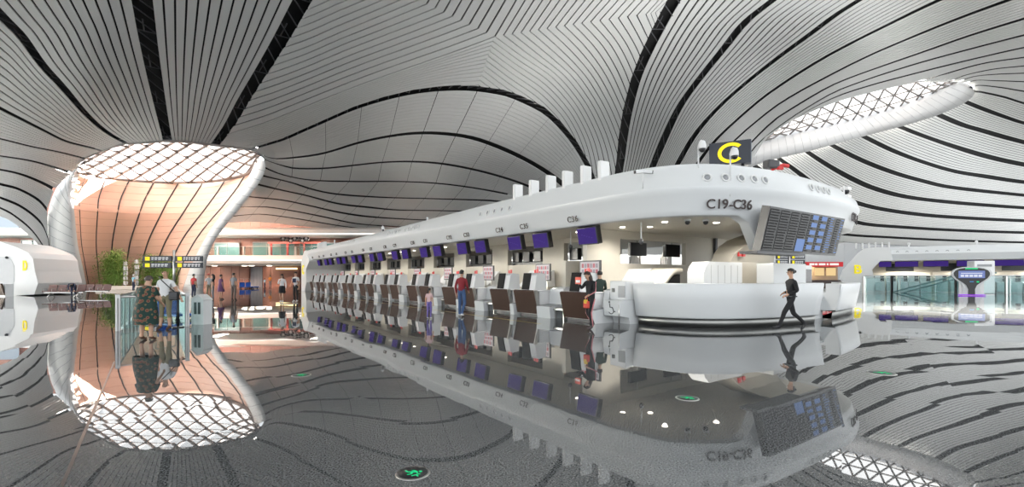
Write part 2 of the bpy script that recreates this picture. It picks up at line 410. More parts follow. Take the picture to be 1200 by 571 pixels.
# roof over and behind the camera, and the parts hidden behind the check-in island
mb = MB()
mb.grid([[Vector((x, y, z)) for x, y, z in ((-90,-8,12.0),(-35,-8,12.2),(0,-8,12.6),(30,-8,18),(110,-8,26))],
         [Vector((x, y, z)) for x, y, z in ((-90,12,12.0),(-35,12.2,12.3),(0,12.6,12.6),(30,20,20),(110,32,29))]])
o = mb.build('ceiling_panel', M_SLAT, ceiling); o['kind'] = 'structure'
mb = MB()
ea = resample([(600,222),(640,232),(690,236),(708,232),(722,230),(750,230),(772,230),(808,232),(852,240)], 24); eb = resample([(560,288),(620,291),(680,296),(740,300),(800,300),(880,296),(990,286)], 24)
mb.grid([[roofP(*p)+UPV*0.3 for p in ea], [roofP(*((p+q)/2))+UPV*0.3 for p, q in zip(ea, eb)], [roofP(*q)+UPV*0.3 for q in eb]])
o = mb.build('ceiling_panel', M_SLAT, ceiling); o['kind'] = 'structure'
# steel braces seen inside the widest slots
def braces(key, w, n):
    A = resample(SEAM[key], n); mb = MB()
    for i in range(n-1):
        p = roofP(*A[i])+UPV*0.22; q = roofP(*A[i+1])+UPV*0.22
        d = (q-p); d.z = 0
        if d.length < 1e-3: continue
        s = Vector((-d.y, d.x, 0)).normalized()*w
        mb.tube([p+s, q-s], 0.035, 4); 
        if i % 3 == 0: mb.tube([p-s, p+s], 0.03, 4); mb.tube([p-s*0.2, q-s*0.2], 0.03, 4)
    o = mb.build('roof_brace', M_TRUSS, ceiling); o['kind'] = 'structure'
for k, w, n in (('L1',0.35,24),('L2',0.35,24),('L3',0.35,24),('L4',0.38,40),('R1',0.45,26),('R2',0.45,30),('R3',0.4,34)): braces(k, w, n)

# ---------------------------------------------------------------- the two skylights
def lerp_curve(c, n): return resample(c, n)
def skylight(name, low, up, ylow, yup, nu, nv, thick, sag=0.0, gm=None):
    root = struct(bpy.data.objects.new(name, None)); C.objects.link(root)
    a = resample(low, nu*4+1); b = resample(up, nu*4+1); N = nu*4+1
    yl = np.interp(np.linspace(0, 1, N), *zip(*ylow)); yu = np.interp(np.linspace(0, 1, N), *zip(*yup))
    def S(i, f):
        p = P(a[i][0], a[i][1], yl[i]); q = P(b[i][0], b[i][1], yu[i])
        return p+(q-p)*f+UPV*sag*4*f*(1-f)
    M = nv*4
    mb = MB(); mb.grid([[S(i, j/M)+UPV*0.15 for i in range(N)] for j in range(M+1)])
    o = mb.build('skylight_glass', gm or M_SKYGLASS, root); o['kind'] = 'structure'
    return root, S, N, M
# left: an oval pane of diamonds over the copper funnel
low = [(89,201),(110,206.5),(150,211),(200,214),(240,213),(270,209),(292,202),(302,189)]
up  = [(87,193),(104,176),(130,165),(165,159),(200,157),(253,160),(284,168),(306,182)]
sk, S, N, M = skylight('window_1', low, up, [(0,47),(0.15,52),(0.5,57),(0.85,52),(1,46)], [(0,45),(0.2,40),(0.5,36.2),(0.8,40),(1,44.5)], 26, 8, 0.1, sag=0.6)
M_LATT = mat('lattice_brown_grey', (0.20,0.165,0.15), 0.5, var=0.03)
M_LATT2 = mat('lattice_light', (0.72,0.72,0.72), 0.5, var=0.02)
mb = MB(); mb2 = MB()
nx, ny = 20, 8
def sk_pt(x, y, dz=0.0):
    i = min(max(x/nx, 0), 1)*(N-1); i0 = min(int(i), N-2); t = i-i0; f = min(max(y/ny, 0), 1)
    return S(i0, f)*(1-t)+S(i0+1, f)*t+UPV*dz
for k in range(-ny, nx+ny+1, 2):
    for sgn in (1, -1):
        pts = []
        for j in range(ny*2+1):
            x = k+sgn*j*0.5
            if 0 <= x <= nx: pts.append(sk_pt(x, j*0.5, -0.05))
        if len(pts) > 1: mb.tube(pts, 0.13, 5)
for j in range(0, ny+1):
    mb2.tube([sk_pt(k*0.5, j, 0.05) for k in range(nx*2+1)], 0.05, 4)
mb.tube([sk_pt(k*0.25, 0, 0) for k in range(nx*4+1)], 0.18, 6)
o = mb.build('skylight_lattice', M_LATT, sk); o['kind'] = 'structure'
o = mb2.build('skylight_louver', M_LATT2, sk); o['kind'] = 'structure'
lip = resample([(94,191),(99,187),(106,183),(130,173.5),(147,169),(165,168),(195,166),(225,167.5),(253,171),(280,174),(295,176),(303,180),(308,184.5)], 44)
mb = MB(); rows = []
for p in lip:
    q = roofP(*p); d = Vector((q.x, q.y, 0)).normalized()
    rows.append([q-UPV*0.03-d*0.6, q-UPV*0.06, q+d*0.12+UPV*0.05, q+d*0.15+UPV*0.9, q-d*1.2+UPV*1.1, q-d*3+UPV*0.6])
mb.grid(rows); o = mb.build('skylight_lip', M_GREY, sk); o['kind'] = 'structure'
# right: a long eye-shaped pane of triangles with a deep white rim
low = [(887,167),(908,161.5),(970,149),(1044,131.5),(1095,112),(1112,103),(1121,97.5)]
up  = [(887,165),(911,149),(933.7,137.5),(959,126.5),(987.5,116.5),(1015.8,108.8),(1044,102),(1080,95.5),(1121,95)]
sk, S, N, M = skylight('window_2', low, up, [(0,76),(0.5,81),(1,74)], [(0,74),(0.5,68),(1,72)], 22, 5, 0.1, gm=M_CLEARSKY)
mb = MB(); nx, ny = 13, 3
for k in range(-2, nx+3):
    for sgn in (1, -1):
        pts = []
        for j in range(ny*4+1):
            x = k+sgn*j*0.125
            if 0 <= x <= nx: pts.append(sk_pt(x, j*0.25, -0.05))
        if len(pts) > 1: mb.tube(pts, 0.15, 5)
for j in range(0, ny+1): mb.tube([sk_pt(k*0.5, j, 0) for k in range(nx*2+1)], 0.13, 5)
o = mb.build('skylight_lattice', mat('lattice_warm_grey', (0.20,0.18,0.17), 0.5, var=0.03), sk); o['kind'] = 'structure'
rin = resample([(880,176),(908,161),(970,148.7),(1044,131.2),(1095,111.5),(1110,103),(1120,97.5),(1124,95.5)], 60)
rout = resample([(876,196),(906,186),(944.6,177),(1007,160),(1081,140),(1125,122.5),(1142,109),(1139,100)], 60)
mb = MB()
rows = []
for i in range(60):
    y = float(np.interp(i/59, [0,.5,1], [75.0,78.3,71.8]))
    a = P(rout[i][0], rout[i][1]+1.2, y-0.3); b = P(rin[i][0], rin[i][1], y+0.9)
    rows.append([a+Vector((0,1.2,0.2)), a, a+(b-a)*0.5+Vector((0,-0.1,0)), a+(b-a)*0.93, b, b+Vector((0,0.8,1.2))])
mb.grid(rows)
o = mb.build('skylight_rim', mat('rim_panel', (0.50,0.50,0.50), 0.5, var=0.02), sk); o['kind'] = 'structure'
mb = MB()
for i in range(2, 60, 2):
    r = rows[i]; d = Vector((0,-0.02,-0.01)); mb.tube([r[1]+d, r[2]+d, r[3]+d], 0.018, 4)
o = mb.build('rim_joint', M_GREY, sk); o['kind'] = 'structure'

# ---------------------------------------------------------------- the copper funnel and its white jambs
pillar = struct(bpy.data.objects.new('pillar', None)); C.objects.link(pillar)
M_PINK = mat('rose_copper_panel', (0.80,0.555,0.445), 0.42, var=0.03, scale=0.25)
lo = resample([(88,202),(84,212),(80,228),(82,250),(86,285),(92,312),(98,339)], 24)     # inner edge left, top to floor
ro = resample([(301,187),(291,208),(275,232),(261,250),(245,272),(232,295),(222,316),(214,339)], 24)
tl = np.linspace(0, 1, 24)
yl = np.interp(tl, [0,0.3,1], [47,47.5,54]); yr = np.interp(tl, [0,0.3,1], [46,47.5,54])
mb = MB(); seams = MB(); NU = 40
bot = [(89,201),(110,206.5),(150,211),(200,214),(240,213),(270,209),(292,202),(301,189)]
top_c = resample(bot, NU+1)
def wallP(u, v):      # u across, v from skylight down to the floor
    fi = u*NU; i0 = min(int(fi), NU-1); t = fi-i0
    tp = top_c[i0]*(1-t)+top_c[i0+1]*t
    vi = v*23; j0 = min(int(vi), 22); s = vi-j0
    L = lo[j0]*(1-s)+lo[j0+1]*s; Rr = ro[j0]*(1-s)+ro[j0+1]*s
    base = L+(Rr-L)*u
    cor0 = lo[0]+(ro[0]-lo[0])*u
    px = base[0]+(tp[0]-cor0[0])*(1-v)**1.5; py = base[1]+(tp[1]-cor0[1])*(1-v)**1.5
    ys = (np.interp(v, tl, yl)*(1-u)+np.interp(v, tl, yr)*u)
    bow = math.sin(PI*u)**0.7
    Y = ys+bow*(10.5*(1-v)+7.0*v)
    # the floor line keeps its own distance
    p = P(px, py, Y)
    return p
rows = []
for j in range(25):
    v = j/24; rows.append([wallP(i/NU, v) for i in range(NU+1)])
zmin = [rows[-1][i].z for i in range(NU+1)]
rows.append([Vector((p.x, p.y, -0.02)) for p in rows[-1]])
mb.grid(rows)
o = mb.build('funnel_wall', M_PINK, pillar); o['kind'] = 'structure'
for u in (0.06,0.17,0.29,0.42,0.55,0.68,0.80,0.91):
    seams.tube([wallP(u, v)+Vector((0,-0.06,0)) for v in np.linspace(0.0, 1, 26)], 0.07, 5)
o = seams.build('funnel_slot', M_DARK, pillar); o['kind'] = 'structure'
mb = MB()
for v in np.linspace(0.06, 0.96, 15):
    mb.tube([wallP(u, v)+Vector((0,-0.0,0)) for u in np.linspace(0.01, 0.99, 30)], 0.022, 4)
o = mb.build('funnel_joint', mat('copper_joint', (0.60,0.38,0.29), 0.6), pillar); o['kind'] = 'structure'
def jamb(inner, outer, yi, yo, side, name):
    n = 30; a = resample(inner, n); b = resample(outer, n); mb = MB(); rows = []
    for i in range(n):
        t = i/(n-1)
        p = P(a[i][0], a[i][1], np.interp(t, [0,0.3,1], yi)); q = P(b[i][0], b[i][1], np.interp(t, [0,0.3,1], yo))
        if i == n-1: p.z = q.z = -0.02
        back = Vector((q.x, q.y, 0)).normalized()*9+Vector((side*1.6, 0, 0))
        rows.append([p+Vector((0,0.5,0)), p, p+(q-p)*0.5+Vector((0,-0.15,0)), q, q+back*0.4, q+back])
    mb.grid(rows)
    o = mb.build(name, M_PANEL, pillar); o['kind'] = 'structure'
    jb = MB()
    for i in range(1, n-1):
        if i % 2 == 0: jb.tube([rows[i][1]+Vector((0,-0.02,0)), rows[i][2]+Vector((0,-0.02,0)), rows[i][3]+Vector((0,-0.02,0))], 0.018, 4)
    o = jb.build('jamb_joint', M_GREY, pillar); o['kind'] = 'structure'
jamb([(88,203),(84,212),(80,228),(82,250),(86,285),(92,312),(98,340)], [(104,184),(88,195),(75,209),(64,224),(57,245),(55,265),(58,288),(63,308),(70,340)], (47,47.3,54), (46.2,47.5,52.5), 1, 'white_jamb')
jamb([(301,185),(291,208),(275,232),(261,250),(245,272),(232,295),(222,316),(214,340)], [(310,189),(311,198),(304,214),(282,243),(264,265),(250,285),(242,308),(238,340)], (46,47.3,54), (45.4,47.0,53), -1, 'white_jamb')
# ---------------------------------------------------------------- floor
def floor_material():
    m = bpy.data.materials.new('polished_granite'); m.use_nodes = True; nt = m.node_tree; L = nt.links
    b = nt.nodes['Principled BSDF']; N = nt.nodes.new
    geo = N('ShaderNodeNewGeometry')
    rot = N('ShaderNodeVectorRotate'); rot.rotation_type = 'Z_AXIS'; rot.inputs['Angle'].default_value = R(35.1)
    L.new(geo.outputs['Position'], rot.inputs['Vector'])
    div = N('ShaderNodeVectorMath'); div.operation = 'DIVIDE'; div.inputs[1].default_value = (1.2,1.2,1.2)
    L.new(rot.outputs['Vector'], div.inputs[0])
    fl = N('ShaderNodeVectorMath'); fl.operation = 'FLOOR'; L.new(div.outputs[0], fl.inputs[0])
    wn = N('ShaderNodeTexWhiteNoise'); wn.noise_dimensions = '3D'; L.new(fl.outputs[0], wn.inputs['Vector'])
    sub = N('ShaderNodeVectorMath'); sub.operation = 'SUBTRACT'; sub.inputs[1].default_value = (0.5,0.5,0.5); L.new(wn.outputs['Color'], sub.inputs[0])
    sc = N('ShaderNodeVectorMath'); sc.operation = 'MULTIPLY'; sc.inputs[1].default_value = (0.0036,0.0036,0.0); L.new(sub.outputs[0], sc.inputs[0])
    # slow waviness of the polish
    nz = N('ShaderNodeTexNoise'); nz.inputs['Scale'].default_value = 0.9; nz.inputs['Detail'].default_value = 1; L.new(geo.outputs['Position'], nz.inputs['Vector'])
    s2 = N('ShaderNodeVectorMath'); s2.operation = 'SUBTRACT'; s2.inputs[1].default_value = (0.5,0.5,0.5); L.new(nz.outputs['Color'], s2.inputs[0])
    s3 = N('ShaderNodeVectorMath'); s3.operation = 'MULTIPLY'; s3.inputs[1].default_value = (0.005,0.005,0.0); L.new(s2.outputs[0], s3.inputs[0])
    a1 = N('ShaderNodeVectorMath'); a1.operation = 'ADD'; L.new(sc.outputs[0], a1.inputs[0]); L.new(s3.outputs[0], a1.inputs[1])
    a2 = N('ShaderNodeVectorMath'); a2.operation = 'ADD'; L.new(a1.outputs[0], a2.inputs[0]); L.new(geo.outputs['Normal'], a2.inputs[1])
    nm = N('ShaderNodeVectorMath'); nm.operation = 'NORMALIZE'; L.new(a2.outputs[0], nm.inputs[0]); L.new(nm.outputs[0], b.inputs['Normal'])
    # granite speckle
    sp = N('ShaderNodeTexNoise'); sp.inputs['Scale'].default_value = 75; sp.inputs['Detail'].default_value = 2; L.new(geo.outputs['Position'], sp.inputs['Vector'])
    cr = N('ShaderNodeValToRGB'); e = cr.color_ramp.elements
    e[0].position = 0.36; e[0].color = (0.026,0.028,0.030,1); e[1].position = 0.66; e[1].color = (0.185,0.192,0.195,1)
    L.new(sp.outputs['Fac'], cr.inputs['Fac']); L.new(cr.outputs['Color'], b.inputs['Base Color'])
    b.inputs['Roughness'].default_value = 0.012; b.inputs['IOR'].default_value = 1.75
    return m
mb = MB(); mb.box(-95, 120, -12, 125, -0.3, 0.0)
floor = struct(mb.build('floor', floor_material()))

# ---------------------------------------------------------------- camera, world, sun
cam_d = bpy.data.cameras.new('camera'); cam = bpy.data.objects.new('camera', cam_d); C.objects.link(cam)
cam.location = (0,0,CH); cam.rotation_euler = (R(90),0,0)
cam_d.sensor_width = 36; cam_d.lens = 36*F/1200; cam_d.shift_y = (Y0-285.5)/1200; cam_d.clip_end = 400; cam_d.clip_start = 0.1
sc = bpy.context.scene; sc.camera = cam
w = bpy.data.worlds.new('sky'); sc.world = w; w.use_nodes = True
bg = w.node_tree.nodes['Background']; bg.inputs['Color'].default_value = (0.93,0.97,1.0,1); bg.inputs['Strength'].default_value = 2.7
sc.view_settings.view_transform = 'Standard'; sc.view_settings.look = 'None'; sc.view_settings.gamma = 1; sc.view_settings.use_curve_mapping = False
sc.view_settings.exposure = 0.0
cy = sc.cycles
cy.max_bounces = 10; cy.diffuse_bounces = 6; cy.glossy_bounces = 5; cy.transparent_max_bounces = 16; cy.transmission_bounces = 6
cy.use_denoising = True
cy.sample_clamp_indirect = 8.0; cy.caustics_reflective = False; cy.caustics_refractive = False
# ---------------------------------------------------------------- far walls, balcony
M_COPPER2 = mat('copper_wall_light', (0.20,0.088,0.062), 0.45, var=0.10, scale=0.4)
M_STRIP = glow('cove_light', (1.0,0.96,0.88), 2.2)
def panel_wall(name, x0, x1, y, z0, z1, step, m, parent=None):
    mb = MB(); x = x0
    while x < x1-0.05:
        mb.box(x+0.015, min(x+step, x1)-0.015, y, y+0.1, z0, z1); x += step
    mb.box(x0, x1, y+0.06, y+0.3, z0, z1)
    o = mb.build(name, m, parent); o['kind'] = 'structure'; return o
panel_wall('wall_back', -93, -36, 70.0, 0, 16, 1.5, M_COPPER)
panel_wall('wall_back', -36, 8, 70.0, 0, 14, 1.5, M_COPPER)
panel_wall('wall_far', 8, 125, 113.0, 0, 12.0, 3.0, M_GREY)
mb = MB(); mb.box(-93.3, -93, -8, 70, 0, 12); struct(mb.build('wall_left', M_CREAM))
mb = MB(); mb.box(7.9, 8.2, 70, 113, 0, 14); struct(mb.build('wall_side', M_GREY))
mb = MB(); mb.prism([(66.0,7.2),(65.6,7.5),(65.6,8.1),(66.4,8.4),(70.2,8.4),(70.2,7.2)], 'x', -93, 8)
struct(mb.build('trim_1', M_CREAM))
mb = MB(); mb.box(-93, 8, 65.58, 65.72, 7.38, 7.52); struct(mb.build('trim_2', M_STRIP))
mb = MB(); mb.prism([(66.4,3.05),(65.9,3.35),(65.7,3.75),(65.9,4.42),(66.3,4.5),(70,4.5),(70,3.05)], 'x', -93, 8)
struct(mb.build('trim_3', M_CREAM))
mb = MB(); mb.box(-93, 8, 65.62, 65.74, 3.70, 3.82); struct(mb.build('trim_4', M_STRIP))
# lower wall: lighter copper fields, shutter door, lit shop slot
panel_wall('wall_trim', px0 := (262-600)*69.8/F, (292-600)*69.8/F, 69.75, 0, 3.0, 1.2, M_COPPER2)
panel_wall('wall_trim', (308-600)*69.8/F, (325-600)*69.8/F, 69.75, 0, 3.0, 1.2, M_COPPER2)
mb = MB(); x0 = (294-600)*69.7/F; x1 = (307.5-600)*69.7/F
for k in range(10): mb.box(x0+(x1-x0)*k/10+0.02, x0+(x1-x0)*(k+1)/10-0.02, 69.6, 69.7, 0, 2.95)
mb.box(x0, x1, 69.68, 69.76, 0, 2.95)
struct(mb.build('door_1', mat('shutter_grey', (0.16,0.17,0.20), 0.5)))
mb = MB(); mb.box((324-600)*69.6/F, (348-600)*69.6/F, 69.4, 69.7, 2.55, 2.78); struct(mb.build('trim_5', glow('warm_strip', (1.0,0.85,0.45), 2.5)))
mb = MB(); mb.box((324-600)*69.6/F, (350-600)*69.6/F, 69.55, 69.72, 0, 2.5); struct(mb.build('wall_trim', M_COPPER2))
for k, px in enumerate((247, 282.5, 291, 312, 60, 75, 30)):
    o = MB().box((px-600)*66/F-0.25, (px-600)*66/F+0.25, 66.6, 67.1, 3.0, 3.06).build('ceiling_downlight', M_LAMP)
    o['kind'] = 'structure'
# shop windows on the upper level
M_WIN = mat('dark_teal_window', (0.10,0.19,0.20), 0.15, var=0.2, scale=0.6)
n = 3
for a, b, z0, z1 in ((252,281,4.5,6.5),(297,345,4.5,6.6),(26,52,4.5,6.9),(-30,14,4.5,6.5),(352,420,4.5,6.5)):
    xa, xb = (a-600)*69.8/F, (b-600)*69.8/F
    wd = struct(bpy.data.objects.new('window_%d' % n, None)); C.objects.link(wd); n += 1
    g = MB(); g.box(xa, xb, 69.7, 69.8, z0, z1); o = g.build('window_pane', M_WIN, wd); o['kind'] = 'structure'
    fr = MB(); k = max(2, int((xb-xa)/1.6))
    for i in range(k+1): fr.box(xa+(xb-xa)*i/k-0.05, xa+(xb-xa)*i/k+0.05, 69.62, 69.72, z0, z1)
    fr.box(xa, xb, 69.62, 69.72, z1-0.1, z1+0.05)
    o = fr.build('window_frame', M_GREY, wd); o['kind'] = 'structure'
# daylight window high at the far left
wd = struct(bpy.data.objects.new('window_%d' % n, None)); C.objects.link(wd); n += 1
g = MB(); g.box(-93, -73, 69.3, 69.5, 8.45, 10.6); o = g.build('window_pane', glow('window_daylight', (0.75,0.88,1.0), 0.95), wd); o['kind'] = 'structure'
# balcony balustrade
def glass_rail(name, label, pts, h, group=None, postw=0.05, z=0.0, gm=None, step=2.0, cap=True):
    """glass balustrade along a polyline of floor points"""
    o0 = Vector((*pts[0], z)); t = thing(name, label, 'railing', o0, 0, group)
    g = MB(); capm = MB()
    for a, b in zip(pts, pts[1:]):
        a = Vector((*a, z))-o0; b = Vector((*b, z))-o0; d = (b-a); L = d.length; u = d.normalized(); nn = Vector((-u.y, u.x, 0))
        k = max(1, round(L/step))
        for i in range(k):
            p = a+u*(L*i/k+0.03); q = a+u*(L*(i+1)/k-0.03)
            v = [p-nn*0.008+UPV*0.06, q-nn*0.008+UPV*0.06, q-nn*0.008+UPV*h, p-nn*0.008+UPV*h]; w2 = [x+nn*0.016 for x in v]
            g.add(v+w2, [(0,1,2,3),(7,6,5,4),(0,4,5,1),(1,5,6,2),(2,6,7,3),(3,7,4,0)])
        for i in range(k+1):
            p = a+u*(L*i/k); pm = MB(); pm.rbox(p.x-postw, p.x+postw, p.y-postw, p.y+postw, 0, h*0.97, 0.01, seg=1); pm.build('post', M_STEEL, t)
        capm.tube([a+UPV*h, b+UPV*h], 0.03, 8)
        capm.box(-0.0, 0.001, 0, 0.001, 0, 0.001) if False else None
    g.build('glass_panel', gm or M_GLASS, t)
    if cap: capm.build('handrail', M_STEEL, t)
    return t
glass_rail('balcony_railing', 'long glass railing along the cream balcony above the copper wall', [(-60,66.5),(-16,66.5)], 1.25, z=4.5, step=3.6, postw=0.12)
glass_rail('balcony_railing', 'glass railing on the balcony stretch left of the copper funnel', [(-90,66.5),(-66,66.5)], 1.25, z=4.5, step=4.0, postw=0.12)
# red open pavilion frame with black and white rosettes on the balcony
t = thing('rosette_pavilion', 'red frame with black and white rosettes on the far balcony', 'display', ((342-600)*68/F, 68, 4.5))
for x in (-3.0, -0.6, 1.8):
    MB().box(x-0.12, x+0.12, -0.12, 0.12, 0, 1.9).build('post', M_RED if x < 0 else mat('dull_red', (0.30,0.05,0.04), 0.5), t)
MB().box(-3.4, 4.2, -0.2, 0.2, 1.75, 2.0).build('beam', mat('dull_red', (0.30,0.05,0.04), 0.5), t)
random.seed(3)
for k in range(7):
    cx = -1.2+0.62*k*0.9; cz = 2.5+0.35*math.sin(k*2.1); m_ = MB()
    m_.ball((cx,0,cz), 0.42, 10, 0, (1,0.5,1)); 
    for a in range(6): m_.ball((cx+0.3*math.cos(a*PI/3), -0.16, cz+0.3*math.sin(a*PI/3)), 0.15, 8, 1, (1,0.6,1))
    m_.build('rosette', [M_WHITE, M_BLACK], t)
# ---------------------------------------------------------------- shop beyond the right hand counter
t = thing('shop_booth', 'brick red shop booth with lit red sign behind the end counter', 'shop', ((930-600)*60/F, 60, 0))
MB().box(-1.2, 1.5, -0.2, 3, 0, 3.2).build('brick_wall', mat('brick_red', (0.20,0.045,0.03), 0.7, var=0.15), t)
MB().box(1.5, 6.2, 0.8, 3, 0, 3.0).build('back_wall', mat('shop_warm', (0.45,0.32,0.2), 0.5), t)
MB().box(1.5, 6.2, -0.2, 0.2, 2.75, 3.35).build('sign_band', glow('sign_red', (0.75,0.05,0.06), 0.8), t)
b = MB(); 
for k, (a, c) in enumerate(((1.9,2.5),(2.6,2.9),(3.1,3.9),(4.1,4.3),(4.5,5.6))): b.box(a, c, -0.26, -0.2, 2.92, 3.18)
b.build('sign_lettering', glow('sign_white', (1,0.95,0.9), 1.0), t)
for k in range(3):
    b = MB(); b.box(1.7+k*1.5, 2.9+k*1.5, 0.74, 0.8, 1.6, 2.6); b.build('lit_panel', glow('shop_panel', (1.0,0.72,0.35), 0.9), t)
MB().box(1.5, 6.2, -0.3, 0.2, 0, 1.05).build('shop_counter', mat('shop_dark', (0.06,0.04,0.035), 0.5), t)
# ---------------------------------------------------------------- direction signs
def way_sign(label, X, Y, zc, boards, pole_x, htop, ry=0.0):
    t = thing('direction_sign', label, 'sign', (X, Y, 0), ry)
    p = MB(); p.tube([(pole_x,0,0),(pole_x,0,htop)], 0.10, 10); p.cyl((pole_x,0,0), 0.35, 0, 0.03, 16); p.build('pole', M_STEEL, t)
    for a, b in boards:
        bd = MB()
        for zz in (0.28, -0.28): bd.rbox(a, b, -0.08, 0.08, zc+zz-0.235, zc+zz+0.235, 0.02, seg=1)
        bo = bd.build('sign_board', M_NAVY, t)
        w_ = b-a
        ye = MB(); tx = MB()
        for zz in (0.28, -0.28):
            ye.box(a+w_*0.10, a+w_*0.26, -0.10, -0.08, zc+zz-0.16, zc+zz+0.16)
            x = a+w_*0.32
            while x < b-w_*0.12:
                l = w_*random.uniform(0.05, 0.12); tx.box(x, x+l, -0.095, -0.08, zc+zz+0.01, zc+zz+0.12); tx.box(x, x+l*0.8, -0.095, -0.08, zc+zz-0.11, zc+zz-0.03); x += l+w_*0.03
        ye.build('yellow_symbol', M_YELLOW, bo); tx.build('lettering', glow('sign_text_white', (0.85,0.88,0.9), 0.7), bo)
    return t
random.seed(11)
Ys = 40
def X_(px, Y): return (px-CX)*Y/F
way_sign('navy direction sign with yellow symbols in front of the bamboo', X_(204,Ys), Ys, 2.72, [(X_(167.5,Ys)-X_(204,Ys), -0.18), (0.12, X_(237.5,Ys)-X_(204,Ys))], 0, 3.75)
way_sign('small navy direction sign seen beneath the flight board', X_(925,46), 46, 3.15, [(-1.3,-0.12),(0.1,1.5)], 0, 4.2)
# ---------------------------------------------------------------- check-in island C
TH = R(35.1); IO = Vector((2.04, 15.57, 0)); W = 11.7; SL = 40.5
def IW(t, s, z=0.0): return IO+Vector((math.cos(TH)*t-math.sin(TH)*s, math.sin(TH)*t+math.cos(TH)*s, z))
isl = thing('check_in_island', 'long white check-in island canopy with portholes, marked C19-C36', 'check-in island', IO, TH)
def bez(p, n):
    p = [np.array(q, float) for q in p]
    return [tuple((1-t)**3*p[0]+3*(1-t)**2*t*p[1]+3*(1-t)*t*t*p[2]+t**3*p[3]) for t in np.linspace(0, 1, n)]
path = [(0.0, s) for s in np.linspace(SL, -1.2, 42)]
path += bez([(0,-1.2),(0,-4.0),(1.2,-4.75),(4.0,-5.08)], 18)[1:]
path += [(t, -5.08-0.06*math.sin(PI*(t-4)/(W-8))) for t in np.linspace(4, W-4, 14)][1:]
path += [(W-a, b) for a, b in bez([(0,-1.2),(0,-4.0),(1.2,-4.75),(4.0,-5.08)], 18)[::-1]][1:]
path += [(W, s) for s in np.linspace(-1.2, SL, 24)][1:]
NP = len(path)
nrm = []
for i in range(NP):
    a = Vector((*path[max(i-1, 0)], 0)); b = Vector((*path[min(i+1, NP-1)], 0)); d = (b-a).normalized()
    nrm.append(Vector((d.y, -d.x, 0))*1.0)
# outward is away from the middle of the island
for i in range(NP):
    if nrm[i].dot(Vector((path[i][0]-W/2, path[i][1]-18, 0))) < 0: nrm[i] = -nrm[i]
def zbot(t, s):       # lower edge of the fascia: an arch that drops behind the flight board
    if s > -2.5: return 3.14
    def ease(x): x = min(max(x, 0), 1); return x*x*(3-2*x)
    k = ease((t-2.15)/0.45)*ease((7.7-t)/0.85)
    return 3.14-(3.14-2.22)*k
def ztop(t, s):
    f = min(max((s-5)/32, 0), 1)
    q = min(max((t-7.6)/3.4, 0), 1)
    return 4.62-0.35*f-0.22*min(max(t/W, 0), 1)*(1 if s < 3 else 0.5)-0.42*q*q*(3-2*q)
def fpt(i, o, z): p = Vector((*path[i], 0))+nrm[i]*o; return Vector((p.x, p.y, z))
rows = []
for i in range(NP):
    t, s = path[i]; zb = zbot(t, s); zt = ztop(t, s); zc = 3.87
    low = zb < 3.1
    rows.append([fpt(i,-0.45,zb+0.02), fpt(i,-0.12,zb), fpt(i,-0.08,zb+0.03), fpt(i,-0.05,zb+0.17 if low else 3.31), fpt(i,0.02,3.5), fpt(i,0.09,3.70), fpt(i,0.15,zc-0.03), fpt(i,0.15,zc+0.03), fpt(i,0.06,zc+0.30),
                 fpt(i,-0.12,zt-0.12), fpt(i,-0.18,zt-0.03), fpt(i,-0.26,zt), fpt(i,-0.9,zt-0.02), fpt(i,-1.1,zt-0.25), fpt(i,-1.1,3.9)])
mb = MB(); mb.grid([r[:8] for r in rows]); mb.build('fascia', M_SHELL, isl)
mb = MB(); mb.grid([r[7:] for r in rows]); mb.build('fascia_top', M_SHELL, isl)
# soffit and roof deck
def cap(z_of, inset, flip, name, m):
    mb = MB(); pts = [fpt(i, -inset, z_of(*path[i])) for i in range(NP)]
    half = []
    nh = NP//2
    rr = []
    for i in range(nh+1):
        a, b = pts[i], pts[NP-1-i]
        rr.append([a+(b-a)*k/4 for k in range(5)])
    mb.grid(rr, smooth=False); return mb.build(name, m, isl)
cap(lambda t, s: 3.16, 0.40, False, 'soffit', M_SOFFIT)
cap(lambda t, s: ztop(t, s)-0.25, 1.05, True, 'roof_deck', M_PANEL)
# inner lip where the fascia hangs lower than the soffit
mb = MB(); rr = []
for i in range(NP):
    t, s = path[i]
    if zbot(t, s) < 3.13: rr.append([fpt(i,-0.45,zbot(t, s)+0.02), fpt(i,-0.45,3.18)])
mb.grid(rr); mb.build('inner_lip', M_WARM, isl)
# far end wall that comes down to the floor, with the yellow letter
mb = MB()
prof = [(SL+2.2, 0.0), (SL+0.4, 0.0), (SL-0.3, 0.9), (SL-0.1, 2.2), (SL-1.5, 3.0), (SL-1.5, 3.2), (SL+0.0, 4.2), (SL+0.8, 4.15), (SL+2.2, 3.2)]
mb.prism(prof, 'x', -0.15, W+0.15)
mb.build('end_wall', M_PANEL, isl)
text('end_letter', 'C', 1.35, M_YELLOW, isl, (-0.19, SL+1.15, 2.15), (0,-1,0), (0,0,1), 0.02, 0.03)
